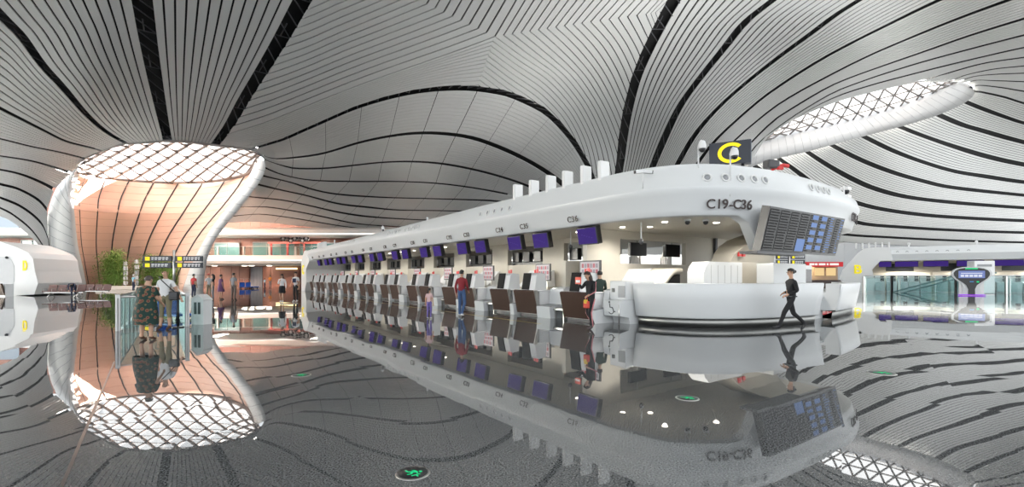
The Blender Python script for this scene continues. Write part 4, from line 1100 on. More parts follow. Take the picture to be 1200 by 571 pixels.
def person(label, X, Y, face, h, top, bottom, shoe=None, pose=None, long_sleeve=False, legs='long', hair='short', hairm=None, extra=None, fat=1.0, lvl=1, foot=(None,None), group=None, z=0.0):
    """face: where the person looks, in degrees: 0 towards the camera, 90 to the right, -90 to the left, 180 away"""
    root = thing('person', label, 'person', (X, Y, z), R(face), group)
    J = {k: Vector(v) for k, v in BASEJ.items()}
    for k, v in (pose or {}).items(): J[k] = Vector(v)
    k_ = h/1.735
    shoe = shoe or M_BLACK
    vid = {}; vs = []; rs = []; es = []; tg = []
    def V(name, p, r): vid[name] = len(vs); vs.append(Vector(p)*k_); rs.append(r*k_); return name
    def E(a, b, tag_): es.append((vid[a], vid[b])); tg.append((Vector(vs[vid[a]]), Vector(vs[vid[b]]), tag_))
    for k in ('pelvis','spine','chest','neck','h0','h1','h2','nose'):
        V(k, J[k], RAD[k]*(fat if k in ('pelvis','spine','chest') else 1))
    E('pelvis','spine','hipzone'); E('spine','chest','top'); E('chest','neck','top'); E('neck','h0','skin'); E('h0','h1','skin'); E('h1','h2','skin'); E('h1','nose','skin')
    for s, sg in (('L',1),('R',-1)):
        V('sh'+s, J['sh'+s], RAD['sh']); V('el'+s, J['el'+s], RAD['el']*(1.12 if long_sleeve else 1)); V('wr'+s, J['wr'+s], RAD['wr']*(1.2 if long_sleeve else 1))
        E('chest','sh'+s,'top'); 
        m_ = J['sh'+s].lerp(J['el'+s], .62); V('up'+s, m_, .052)
        E('sh'+s,'up'+s,'top'); E('up'+s,'el'+s,'top' if long_sleeve else 'skin'); E('el'+s,'wr'+s,'top' if long_sleeve else 'skin')
        d = (J['wr'+s]-J['el'+s]).normalized()
        side = d.cross(Vector((0,-1,0.2))); side = side.normalized() if side.length > 0.1 else Vector((1,0,0))
        nrm_ = d.cross(side).normalized()
        pm = J['wr'+s]+d*.07; V('pa'+s, pm, .024); E('wr'+s,'pa'+s,'skin')
        for q, (o, ln) in enumerate(((-.027,.062),(-.009,.074),(.009,.070),(.027,.055))):
            a = pm+d*.028+side*o; b = a+d*ln*.55+nrm_*.010; c = b+d*ln*.35+nrm_*.025
            V(f'f{s}{q}a', a, .0095); V(f'f{s}{q}b', b, .0088); V(f'f{s}{q}c', c, .0078)
            E('pa'+s, f'f{s}{q}a','skin'); E(f'f{s}{q}a', f'f{s}{q}b','skin'); E(f'f{s}{q}b', f'f{s}{q}c','skin')
        a = J['wr'+s]+d*.035+side*(-.034); b = a+d*.035+side*(-.016)+nrm_*.012
        V(f't{s}a', a, .011); V(f't{s}b', b, .009); E('wr'+s, f't{s}a','skin'); E(f't{s}a', f't{s}b','skin')
        V('hip'+s, J['hip'+s], RAD['hip']*fat); V('kn'+s, J['kn'+s], RAD['kn']*(1.15 if legs == 'long' else 1)); V('an'+s, J['an'+s], RAD['an']*(1.15 if legs == 'long' else .9))
        th = J['hip'+s].lerp(J['kn'+s], .5); V('th'+s, th, .078)
        E('pelvis','hip'+s,'bottom'); E('hip'+s,'th'+s,'bottom'); E('th'+s,'kn'+s,'bottom' if legs != 'short' else 'skin')
        cf = J['kn'+s].lerp(J['an'+s], .35)+Vector((0,.012,0)); V('cf'+s, cf, .056); E('kn'+s,'cf'+s,'bottom' if legs in ('long','mid') else 'skin'); E('cf'+s,'an'+s,'bottom' if legs == 'long' else 'skin')
        fd = Vector((0.02*sg,-1,0)); 
        f_ = foot[0 if s == 'L' else 1]
        if f_: fd = Vector(f_)
        fd = fd.normalized()
        V('to'+s, J['an'+s]+fd*.10+Vector((0,0,-.045)), .038); V('tp'+s, J['an'+s]+fd*.175+Vector((0,0,-.052)), .030); V('he'+s, J['an'+s]-fd*.035+Vector((0,0,-.042)), .038)
        E('an'+s,'to'+s,'shoe'); E('to'+s,'tp'+s,'shoe'); E('an'+s,'he'+s,'shoe')
    me = bpy.data.meshes.new('body'); me.from_pydata([tuple(v) for v in vs], es, [])
    o = bpy.data.objects.new('body', me); C.objects.link(o)
    md = o.modifiers.new('s', 'SKIN'); md.use_smooth_shade = True; md.branch_smoothing = 0.3
    sv = me.skin_vertices[0].data
    for i, r in enumerate(rs): sv[i].radius = (r, r)
    sv[0].use_root = True
    sb = o.modifiers.new('u', 'SUBSURF'); sb.levels = lvl; sb.render_levels = lvl
    bpy.context.view_layer.update()
    dg = bpy.context.evaluated_depsgraph_get()
    nm = bpy.data.meshes.new_from_object(o.evaluated_get(dg))
    bpy.data.objects.remove(o)
    # flatten soles on the floor
    zl = min(v.co.z for v in nm.vertices)
    for m_ in (SKIN, top, bottom, shoe): nm.materials.append(m_)
    if nm.materials[0] is None or len(nm.materials) > 4:
        nm.materials.clear()
        for m_ in (SKIN, top, bottom, shoe): nm.materials.append(m_)
    ix = {'skin':0,'top':1,'bottom':2,'shoe':3}
    waist = (J['pelvis'].z*0.55+J['spine'].z*0.45)*k_
    for p in nm.polygons:
        c = p.center; best = 9; bt = 'skin'
        for a, b, t_ in tg:
            d = b-a; L2 = d.length_squared
            u = 0 if L2 < 1e-9 else min(max((c-a).dot(d)/L2, 0), 1)
            ds = (a+d*u-c).length
            if ds < best: best, bt = ds, t_
        if bt == 'hipzone': bt = 'top' if c.z > waist-0.06*k_ else 'bottom'
        p.material_index = ix[bt]; p.use_smooth = True
    for v in nm.vertices: v.co.z -= zl
    body = bpy.data.objects.new('body', nm); C.objects.link(body); body.parent = root
    hc = J['h1']*k_-Vector((0,0,zl)); hs = k_
    ax = (J['h2']-J['h0']).normalized(); rot = Vector((0,0,1)).rotation_difference(ax).to_matrix()
    if hair != 'bald':
        m_ = MB()
        if hair == 'short': kp = lambda q: q.z > 0.005*hs+max(0, -q.y)*0.62 or (q.y > 0.035*hs and q.z > -0.055*hs)
        elif hair in ('bun','pony','cap'): kp = lambda q: q.z > 0.0+max(0, -q.y)*0.6 or (q.y > 0.03*hs and q.z > -0.06*hs)
        else: kp = lambda q: q.z > 0.0+max(0, -q.y)*0.55 or q.y > 0.0
        m_.ball(hc+rot @ Vector((0,.012,.028))*hs, .100*hs, 16, 0, (.93,1.1,1.0), kp, rot)
        if hair == 'bun': m_.ball(hc+rot @ Vector((0,.125,.03))*hs, .042*hs, 10)
        if hair == 'pony': m_.tube([hc+rot @ Vector((0,.11,.05))*hs, hc+rot @ Vector((0,.15,-.02))*hs, hc+rot @ Vector((0,.14,-.14))*hs, hc+rot @ Vector((0,.12,-.22))*hs], [.03*hs,.04*hs,.035*hs,.012*hs], 8)
        if hair == 'long': m_.tube([hc+rot @ Vector((0,.05,.06))*hs, hc+rot @ Vector((0,.065,-.06))*hs, hc+rot @ Vector((0,.07,-.18))*hs, hc+rot @ Vector((0,.075,-.27))*hs], [.085*hs,.092*hs,.085*hs,.05*hs], 10)
        m_.build('hair', hairm or M_HAIR, root)
    m_ = MB()
    for sg in (1,-1): m_.ball(hc+rot @ Vector((.031*sg,-.083,.012))*hs, .0115*hs, 8)
    m_.build('eyes', M_BLACK, root)
    m_ = MB(); m_.ball(hc+rot @ Vector((0,-.079,-.052))*hs, .018*hs, 8, 0, (1.3,.45,.35)); m_.build('mouth', mat('lips', (0.33,0.10,0.09), 0.5, var=0), root)
    m_ = MB()
    for sg in (1,-1): m_.ball(hc+rot @ Vector((.083*sg,.006,.0))*hs, .027*hs, 8, 0, (.4,.7,1.1))
    m_.build('ears', SKIN, root)
    Jl = {k: v*k_-Vector((0,0,zl)) for k, v in J.items()}
    if extra: extra(root, Jl, k_)
    return root, Jl, k_
def skirt(name, m, rings):
    def f(root, J, k):
        mb = MB(); rows = []
        for z, rx, ry, oy in rings:
            rows.append([Vector((rx*k*math.cos(a)*(1+.03*math.sin(5*a)), ry*k*math.sin(a)*(1+.03*math.sin(5*a))+oy*k, z*k)) for a in np.linspace(0, 2*PI, 25)[:-1]])
        mb.grid(rows, closed=True); mb.build(name, m, root)
    return f
# walking legs and arms for a profile stride
STRIDE = dict(knL=(.09,-.24,.53), anL=(.095,-.40,.13), knR=(-.09,.12,.48), anR=(-.095,.46,.19))
CLK = cloth('black', (0.012,0.012,0.014)); WHT = cloth('white', (0.72,0.72,0.72)); GRY = cloth('grey', (0.22,0.23,0.25)); NVY = cloth('navy', (0.02,0.03,0.07))
JEA = cloth('denim', (0.05,0.10,0.22)); KHA = cloth('khaki', (0.20,0.18,0.11)); CRM = cloth('crimson', (0.20,0.012,0.02)); PNK = cloth('pink', (0.62,0.42,0.42)); PUR = cloth('violet', (0.14,0.06,0.16))
TEA = cloth('teal', (0.02,0.28,0.36)); YEL = cloth('yellow', (0.75,0.52,0.03)); RDD = cloth('red', (0.55,0.05,0.05)); BRN = cloth('taupe', (0.12,0.10,0.09)); LIL = cloth('lilac', (0.16,0.12,0.36))
ORG = cloth('orange', (0.7,0.25,0.04)); SKB = cloth('sky', (0.25,0.5,0.65))
def at(px, py): g = G(px, py); return g.x, g.y
# 1 walking officer in black
pose = dict(STRIDE); pose.update(elL=(.20,.06,1.12), wrL=(.12,-.15,1.02), elR=(-.20,.08,1.12), wrR=(-.12,-.13,1.05), chest=(0,-.015,1.31))
x, y = at(927, 387.5)
r_, J, k = person('person in black uniform walking past the curved counter', x, y, -90, 1.70, CLK, CLK, M_BLACK, pose, True, hair='bun', lvl=2, foot=((0,-1,.25),(0,-.9,-.75)))
MB().rbox(-.13,.13,-.135,.10,.93,.965,.008, m=Matrix.Scale(k, 4)).build('belt', M_DARK, r_)
MB().rbox(-.235,-.20,-.03,.05,1.30,1.36,.005, m=Matrix.Scale(k, 4)).build('shoulder_badge', M_GREY, r_)
def held(nm, label, cat, root, p, mk):
    o = thing(nm, label, cat, (root.matrix_basis @ p), root.rotation_euler.z); mk(o); return o
# 2 woman in black tracksuit with red folder
x, y = at(692, 387)
pose = dict(knL=(.09,-.12,.50), anL=(.10,-.05,.10), knR=(-.09,-.02,.48), anR=(-.10,.22,.13), chest=(0,-.04,1.30), neck=(0,-.07,1.44), h0=(0,-.10,1.505), h1=(0,-.14,1.575), h2=(0,-.15,1.645), nose=(0,-.225,1.545),
            elR=(-.21,-.16,1.20), wrR=(-.15,-.30,1.33), elL=(.21,-.05,1.11), wrL=(.19,-.25,1.02))
r_, J, k = person('person in black tracksuit with pink side stripe bending over a red folder', x, y, -55, 1.62, CLK, CLK, mat('sneaker_dark', (0.08,0.06,0.06), 0.6), pose, True, hair='long', hairm=mat('hair_dark_brown', (0.03,0.014,0.009), 0.5, var=0), lvl=2, foot=(None,(0,-.9,-.5)))
st = MB(); 
for sg, s in ((1,'L'),(-1,'R')):
    for a, b, ra, rb in (('hip','kn',.094,.074),('kn','an',.074,.052)):
        p = J[a+s]+Vector((sg*ra*k,0,0)); q = J[b+s]+Vector((sg*rb*k,0,0)); st.tube([p, q], .018*k, 6)
    p = J['sh'+s]+Vector((sg*.055,0,.01)); q = J['el'+s]+Vector((sg*.045,0,0)); st.tube([p, q, J['wr'+s]+Vector((sg*.03,0,0))], .016*k, 6)
st.build('side_stripe', cloth('rose_stripe', (0.62,0.25,0.27)), r_)
held('folder', 'red folder held up by the person in the tracksuit', 'folder', r_, J['wrR']+Vector((.06,-.11,.09)), lambda o: (MB().rbox(-.10,.12,-.012,.012,-.09,.10,.006,seg=1).build('cover', mat('folder_red', (0.70,0.07,0.03), 0.5), o), MB().box(-.07,.09,-.016,-.012,-.05,.02).build('paper', M_WHITE, o)))
held('bag', 'small red and yellow bag hanging from the hand of the person in the tracksuit', 'bag', r_, J['wrL']+Vector((.0,-.09,-.33)), lambda o: (MB().rbox(-.08,.08,-.05,.05,-.02,.17,.02).build('bag_body', mat('bag_red', (0.55,0.05,0.03), 0.6), o), MB().rbox(-.06,.06,-.056,.0,.10,.21,.02).build('yellow_pouch', mat('bag_yellow', (0.75,0.50,0.05), 0.6), o), MB().tube([(-.05,0,.16),(-.03,0,.27),(.03,0,.27),(.05,0,.16)], .006, 6).build('handle', M_RED, o)))
# 3 person in jeans behind her
x, y = at(703, 377)
person('person in blue jeans and dark top standing at the last desk by the wheelchair symbol', x, y, 170, 1.66, cloth('dark_green', (0.03,0.05,0.04)), JEA, None, dict(elR=(-.2,-.12,1.12), wrR=(-.15,-.33,1.10), elL=(.2,-.12,1.12), wrL=(.15,-.33,1.10)), True, hair='short', lvl=2)
# 4 crimson shirt
x, y = at(541, 371)
person('person in dark red shirt and blue jeans walking to the desks', x, y, 160, 1.72, CRM, JEA, M_WHITE, dict(knL=(.09,-.05,.5), anL=(.1,-.02,.09), knR=(-.09,-.06,.5), anR=(-.1,.20,.12), elL=(.22,.06,1.12), wrL=(.22,-.02,.88), elR=(-.22,-.02,1.12), wrR=(-.18,-.20,.98)), True, hair='short', lvl=2)
# 5 girl
x, y = at(503, 373.5)
person('small child in pale pink shirt and violet leggings', x, y, 165, 1.06, PNK, LIL, M_WHITE, dict(h1=(0,-.018,1.64), h2=(0,-.008,1.74), nose=(0,-.118,1.62)), False, hair='pony', fat=1.05, lvl=2)
# 6 couple of the far aisle
x, y = at(330.5, 354.5)
person('person in white blouse and short black skirt walking with phone', x, y, 12, 1.62, WHT, CLK, M_WHITE, dict(knL=(.08,-.10,.5), anL=(.08,-.12,.09), anR=(-.08,.10,.1), elR=(-.2,-.05,1.14), wrR=(-.10,-.18,1.28)), True, 'short', 'long', extra=skirt('skirt', CLK, [(1.02,.13,.11,0),(.92,.175,.145,0),(.60,.20,.17,-.01),(.56,.195,.165,-.01)]))
x, y = at(346.5, 354)
r_, J, k = person('person in white printed t-shirt and black trousers by the far end wall', x, y, -8, 1.74, WHT, CLK, M_WHITE, dict(anL=(.11,-.02,.09), elR=(-.21,-.04,1.12), wrR=(-.16,-.22,1.0)), False)
MB().box(-.11,.11,-.152,-.135,1.12,1.36,0,Matrix.Scale(k, 4)).build('shirt_print', NVY, r_)
# 7 couple at the glass rail
x, y = at(154, 399)
FLOR = bpy.data.materials.new('cloth_floral'); FLOR.use_nodes = True; nt = FLOR.node_tree; b_ = nt.nodes['Principled BSDF']; b_.inputs['Roughness'].default_value = .85
vo = nt.nodes.new('ShaderNodeTexVoronoi'); vo.inputs['Scale'].default_value = 11; tc = nt.nodes.new('ShaderNodeTexCoord'); nt.links.new(tc.outputs['Object'], vo.inputs['Vector'])
cr = nt.nodes.new('ShaderNodeValToRGB'); cr.color_ramp.interpolation = 'CONSTANT'
cols = [(0,(.20,.09,.03)),(.14,(.03,.02,.02)),(.22,(.22,.06,.05)),(.33,(.14,.11,.05)),(.42,(.010,.035,.028))]
for i, (p_, c_) in enumerate(cols):
    e_ = cr.color_ramp.elements[i] if i < 2 else cr.color_ramp.elements.new(p_)
    e_.position = p_; e_.color = (*c_, 1)
nt.links.new(vo.outputs['Distance'], cr.inputs['Fac']); nt.links.new(cr.outputs['Color'], b_.inputs['Base Color'])
xw, yw = at(172, 398.5)
r_, J, k = person('person in dark green floral dress seen from behind at the glass rail', xw, yw, 178, 1.50, FLOR, FLOR, mat('sandal_brown', (0.10,0.05,0.03), 0.6), dict(elL=(.27,-.04,1.13), wrL=(.26,-.24,1.02), elR=(-.27,-.02,1.12), wrR=(-.24,-.22,.98), neck=(0,-.02,1.45), h0=(0,-.05,1.52), h1=(0,-.08,1.60), h2=(0,-.09,1.67), nose=(0,-.17,1.57), anL=(.13,.02,.085), anR=(-.13,.02,.085), knL=(.12,-.01,.48), knR=(-.12,-.01,.48)), False, 'short', 'cap', M_HAIRG, fat=1.25, lvl=2,
  extra=skirt('dress', FLOR, [(1.42,.20,.125,0),(1.30,.245,.165,0),(1.12,.235,.165,.01),(.95,.265,.195,.02),(.75,.30,.22,.03),(.50,.315,.235,.03),(.42,.31,.23,.03)]))
for s in 'LR': MB().tube([J['sh'+s], J['sh'+s].lerp(J['el'+s], .8)], [.085*k,.095*k], 12).build('sleeve', FLOR, r_)
def plastic_bag(o):
    m_ = MB(); m_.lathe([(.02,.40),(.05,.36),(.13,.26),(.17,.12),(.15,.02),(.05,0.0)], 14, sx=.9, sy=.6); m_.build('bag_body', mat('thin_white_plastic', (0.70,0.72,0.74), 0.4), o)
    MB().tube([(-.03,0,.36),(-.02,0,.46),(.02,0,.46),(.03,0,.36)], .008, 6).build('handle', M_WHITE, o)
held('plastic_bag', 'white plastic bag in the left hand of the person in the floral dress', 'bag', r_, J['wrL']+Vector((.03,-.06,-.53)), plastic_bag)
xm, ym = at(194, 386)
r_, J, k = person('bald person in white t-shirt and khaki trousers leaning on the glass rail', xm, ym, 8, 1.68, WHT, KHA, mat('sandal_brown', (0.10,0.05,0.03), 0.6), dict(elL=(.27,.04,1.12), wrL=(.40,-.03,.92), elR=(-.24,.05,1.12), wrR=(-.20,-.10,.92), anL=(.11,.0,.085), anR=(-.12,-.04,.085)), False, 'mid', 'bald', fat=1.15, lvl=2)
t = held('shoulder_bag', 'black shoulder bag worn across the white t-shirt', 'bag', r_, Vector((.26,-.03,.86)), lambda o: (MB().rbox(-.13,.11,-.09,.06,-.05,.19,.03).build('bag_body', M_BLACK, o), MB().rbox(-.11,.09,-.10,-.085,.05,.17,.006,seg=1).build('flap', M_DARK, o),
   MB().tube([(.0,-.03,.18),(-.10,-.13,.33),(-.25,-.165,.50),(-.36,-.10,.60),(-.37,.03,.61),(-.25,.16,.45),(-.05,.12,.22),(.03,0,.17)], .014, 6).build('strap', M_BLACK, o)))
# 8 others, far away
def far(label, px, py, face, h, top, bot, **kw):
    X, Y = at(px, py); return person(label, X, Y, face, h, top, bot, **kw)
far('person in violet dress standing between the bollard house and copper wall', 258.8, 351, 150, 1.60, PUR, PUR, legs='short', hair='short', extra=skirt('dress', PUR, [(1.40,.17,.11,0),(1.1,.18,.14,0),(.9,.21,.17,0),(.55,.27,.22,0)]))
far('person in grey shirt and brown trousers seen from behind near the copper wall', 273.7, 352, 175, 1.70, GRY, BRN, hair='short')
far('person in white top and red cap beside the person in violet', 244.5, 350, 60, 1.66, WHT, KHA, hair='short', hairm=RDD)
far('person in black clothes behind the white capped one', 249.5, 351.5, -60, 1.62, CLK, GRY, hair='long')
far('child in pale blue shirt near the shutter door', 310.2, 337.6, 170, 1.25, SKB, NVY, hair='short')
far('person in orange vest near the shutter door', 316.5, 337.8, 20, 1.65, ORG, GRY, hair='short')
far('person in red shirt right of the direction sign pole', 227, 349, 170, 1.66, RDD, NVY, hair='short')
far('person in white shirt standing near the benches under the funnel', 101.8, 337.5, 160, 1.68, WHT, NVY, hair='short')
far('person in teal shirt standing near the benches under the funnel', 111, 337.6, 175, 1.62, TEA, GRY, hair='short')
far('person in white shirt and dark trousers right of the teal shirt', 117.8, 338.2, -150, 1.70, WHT, CLK, hair='short')
far('person in pink top and straw hat by the bamboo', 130.3, 338.5, 10, 1.60, cloth('rosy', (0.70,0.40,0.45)), CLK, hair='short', hairm=mat('straw', (0.6,0.45,0.25), 0.8))
far('person in pale blue shirt between bamboo and floral dress', 156.5, 341, 160, 1.70, SKB, NVY, hair='short', hairm=WHT)
far('person in yellow shirt with backpack at the left end of the benches', 54.5, 345, 60, 1.62, YEL, GRY, hair='short')
far('person in dark top far off right of the end wall of the left island', 48, 338.5, 30, 1.68, NVY, GRY, hair='short')
X, Y = at(86, 349)
person('person in dark blue bending low in front of the benches', X, Y, 30, 1.62, NVY, NVY, None, dict(spine=(0,-.12,1.05), chest=(0,-.34,1.08), neck=(0,-.46,1.02), h0=(0,-.52,.98), h1=(0,-.58,.93), h2=(0,-.63,.88), nose=(0,-.62,.86), shL=(.165,-.36,1.03), elL=(.2,-.40,.80), wrL=(.16,-.46,.58), shR=(-.165,-.36,1.03), elR=(-.2,-.40,.80), wrR=(-.16,-.46,.58)), True, hair='short')
# ---------------------------------------------------------------- island B at the far right, island at the far left
def far_island(name, label, origin, ang, length, letter, zt=4.5, mons=10, desks=9, side=1, mon_lab='', desk_lab=''):
    """front face along local +x (towards the camera side is -y)"""
    t = thing(name, label, 'check-in island', origin, ang)
    mb = MB(); pr = [(0.9,3.05),(0.0,3.1),(-0.15,3.75),(0.0,4.2),(0.35,zt),(4.5,zt),(4.5,3.05)]
    mb.prism(pr, 'x', 0, length); mb.build('fascia', M_SHELL, t)
    mb = MB(); mb.prism([(-0.2,0),(-1.6,0),(-2.6,1.2),(-2.3,2.2),(-1.0,zt-0.55),(-0.5,zt-0.1),(0.0,zt),(1.6,zt),(1.9,3.1),(0.9,3.1),(0.2,2.2),(0.5,0.8),(0.2,0)], 'y', -0.18, 4.6); mb.build('end_wall', M_PANEL, t)
    text('end_letter', letter, 1.25, M_YELLOW, t, (-1.0,-0.21,2.2), (1,0,0), (0,0,1), 0.02, 0.03)
    MB().box(0, length, 2.9, 3.1, 0, 3.1).build('spine_wall', M_WARM, t)
    b = MB()
    for k in range(int(length/4.4)): b.box(1.5+4.4*k, 3.8+4.4*k, 2.86, 2.9, 2.05, 2.85)
    for k in range(int(length/4.4)):
        MB().box(1.5+4.4*k, 3.8+4.4*k, 2.86, 2.9, 2.05, 2.85).build('dark_opening', M_BLACK, t)
    for k in range(int(length/0.75)):
        if (k // 9) % 2 == 0:
            m_ = MB(); m4 = Matrix.Translation((1.5+0.75*k, -0.04, 3.95)) @ Matrix.Rotation(R(90), 4, 'X'); m_.lathe([(0.12,-0.02),(0.12,0.04),(0.08,0.05),(0.05,0.02)], 12, m=m4); m_.build('air_nozzle', M_GREY, t)
    for k in range(6): MB().rbox(-1.2+0.55*k, -1.05+0.55*k, 0.5, 0.9, zt-0.05, zt+0.55, 0.02, seg=1).build('roof_fin', M_PANEL, t)
    return t
B0 = Vector(((1019-600)*49/F, 49, 0)); bang = math.atan2(-0.575, 0.818)
isB = far_island('check_in_island', 'distant white check-in island with yellow letter B behind the teal glass', B0, bang, 22, 'B')
def BW_(x, y, z=0): return B0+Vector((math.cos(bang)*x-math.sin(bang)*y, math.sin(bang)*x+math.cos(bang)*y, z))
mb0 = None
ords = ['first','second','third','fourth','fifth','sixth','seventh','eighth','ninth','tenth','eleventh','twelfth']
def place_px(px, dy=0.6):      # where along island B a pixel column lands
    best = min(np.linspace(0, 22, 441), key=lambda x: abs((BW_(x, dy).x/BW_(x, dy).y)*F+CX-px)); return best
for i, px in enumerate((1037,1056,1068,1090,1103,1129,1144,1173,1190)):
    p = BW_(place_px(px), 0.55, 3.08); lab = 'purple hanging monitor on island B, %s from its lettered end' % ords[i]
    if mb0 is None:
        t = thing('hanging_monitor', lab, 'monitor', p, bang, 'purple monitors of the distant island'); mb0 = t
        MB().rbox(-0.52, 0.52, -0.08, 0.10, -0.62, -0.04, 0.02, seg=1).build('casing', M_BLACK, t); MB().box(-0.49, 0.49, -0.09, -0.08, -0.59, -0.07).build('screen', M_PURPLE, t)
        MB().tube([(0,0,-0.05),(0,0,0.06)], 0.03, 8).build('bracket', M_STEEL, t)
    else: dup(mb0, p, bang, lab)
db0 = None
for i, px in enumerate((1020,1031,1045,1058,1071,1085,1104,1120,1158,1174,1190,1206)):
    p = BW_(place_px(px, 0.2), 0.2); lab = 'white check-in desk on island B, %s from its lettered end' % ords[i]
    if db0 is None:
        t = thing('check_in_desk', lab, 'check-in desk', p, bang, 'desks of the distant island'); db0 = t
        m_ = MB(); m_.prism([(-0.2,0.0),(-0.3,0.95),(0.5,1.0),(0.55,1.6),(1.2,1.65),(1.2,0)], 'x', -0.4, 0.4); m_.build('desk_body', M_SHELL, t)
        MB().prism([(-0.32,0.1),(-0.34,0.9),(-0.30,0.9),(-0.26,0.1)], 'x', -0.38, 0.1).build('front_panel', mat('pale_teal_grey', (0.50,0.58,0.58), 0.4), t)
        MB().prism([(0.0,1.0),(0.1,1.55),(0.2,1.55),(0.2,1.0)], 'x', 0.05, 0.35).build('kiosk_screen', M_BLACK, t)
        MB().prism([(1.0,1.0),(1.25,1.2),(1.6,1.9),(1.8,1.9),(1.8,1.0)], 'x', -0.5, 0.5).build('slanted_hood', M_WARM, t)
    else: dup(db0, p, bang, lab)
for px, wn in ((1066,'left'),(1146,'right')):
    p = BW_(place_px(px), 1.2, 4.45); t = thing('roof_beacon', 'small white beacon on the roof of the distant island, %s one' % wn, 'beacon', p, 0)
    MB().cyl((0,0), 0.06, -0.1, 0.35, 10).build('stem', M_WHITE, t); MB().ball((0,0,0.4), 0.12, 10).build('head', M_WHITE, t)
# glass rails of the void in front of island B
def gp(px, Y): return ((px-CX)*Y/F, Y)
glass_rail('void_railing', 'teal glass railing in front of the distant island, right of the counter', [gp(1012,40.5), gp(1045,40), gp(1120,38.8), gp(1240,37.5)], 1.55, gm=M_GLASS2, step=3.4, postw=0.07)
glass_rail('void_railing', 'inner glass railing on the far side of the void', [gp(1015,46), gp(1230,41.5)], 1.35, gm=M_GLASS2, step=3.0, postw=0.05)
t = thing('escalator_balustrade', 'sloping glass escalator balustrade inside the void railing', 'escalator', (*gp(1048,42.5), 0))
for dy in (0, 1.2):
    a = Vector((0,dy,-0.2)); b = Vector((6.2,dy-1.2,1.75))
    m_ = MB(); v = [a, b, b+Vector((0,0,-1.3)), a+Vector((0,0,-1.2))]; m_.add(v+[q+Vector((0,.02,0)) for q in v], [(0,1,2,3),(7,6,5,4),(0,4,5,1),(1,5,6,2),(2,6,7,3),(3,7,4,0)]); m_.build('glass_panel', M_GLASS2, t)
    MB().tube([a, b, b+Vector((1.5,-.3,0.05))], 0.06, 8).build('handrail', mat('handrail_teal', (0.05,0.16,0.17), 0.4), t)
# white drum-like ticket machine behind the rail
t = thing('info_desk', 'white block with grey slot standing behind the oval kiosk', 'machine', (*gp(1150,41.2), 0))
MB().rbox(-0.9, 0.9, -0.3, 0.4, 0, 2.85, 0.05).build('machine_body', M_WHITE, t); MB().box(-0.65, 0.6, -0.32, -0.3, 2.35, 2.55).build('slot', M_GREY, t)
# ---------------------------------------------------------------- oval kiosk
Yk = 36.4; kx = (1138-600)*Yk/F
t = thing('oval_kiosk', 'white kiosk with black oval screen and green light by the glass railing', 'kiosk', (kx, Yk, 0), R(-36))
def kprof(s):      # half width over height
    return [(0.62,0.0),(0.60,0.12),(0.50,0.35),(0.46,0.62),(0.52,0.85),(0.74,1.10),(0.98,1.33),(1.12,1.56),(1.13,1.78),(1.02,1.98),(0.78,2.13),(0.45,2.21),(0.0,2.24)]
pr = kprof(1); out = [(w_, z) for w_, z in pr]+[(-w_, z) for w_, z in pr[::-1][1:]]
m_ = MB(); m_.prism(out, 'y', -0.16, 0.30); m_.build('kiosk_shell', M_SHELL, t)
m_ = MB(); m_.prism([(0.70,0.0),(0.70,1.1),(0.52,1.1),(0.40,0.6),(0.50,0.12),(0.55,0)], 'y', -0.1, 0.28); m_.prism([(-0.70,0.0),(-0.70,1.1),(-0.52,1.1),(-0.40,0.6),(-0.50,0.12),(-0.55,0)], 'y', -0.1, 0.28); m_.build('side_cheeks', M_PANEL, t)
inn = [(0.20,0.02),(0.19,0.5),(0.30,0.82),(0.58,1.08),(0.86,1.33),(1.0,1.57),(1.01,1.77),(0.91,1.95),(0.68,2.08),(0.40,2.14),(0.0,2.16)]
o2 = inn+[(-a, b) for a, b in inn[::-1][1:]]
m_ = MB(); m_.prism(o2, 'y', -0.185, -0.16); bf = m_.build('black_face', M_BLACK, t)
MB().rbox(-0.74, 0.74, -0.20, -0.185, 1.36, 1.92, 0.007, seg=1).build('display', glow('kiosk_blue', (0.20,0.26,0.55), 1.0), bf)
d_ = MB(); random.seed(4)
for k in range(5): d_.box(-0.62+0.25*k, -0.42+0.25*k, -0.206, -0.20, 1.45, 1.62)
d_.box(-0.6,0.6,-0.206,-0.20,1.70,1.76); d_.build('display_tiles', glow('kiosk_pale', (0.75,0.78,0.9), 1.0), bf)
MB().box(-0.35, 0.35, -0.205, -0.185, 2.04, 2.13).build('green_light', M_GREEN, bf)
MB().box(0.28, 0.42, -0.20, -0.185, 1.02, 1.12).build('green_button', M_GREEN, bf)
MB().box(-0.10, 0.12, -0.20, -0.185, 1.06, 1.10).build('blue_light', glow('kiosk_led', (0.1,0.4,0.9), 1.0), bf)
MB().box(-0.78, 0.78, -0.22, -0.16, 0.03, 0.09).build('purple_light', glow('kiosk_violet', (0.33,0.05,0.75), 1.2), t)
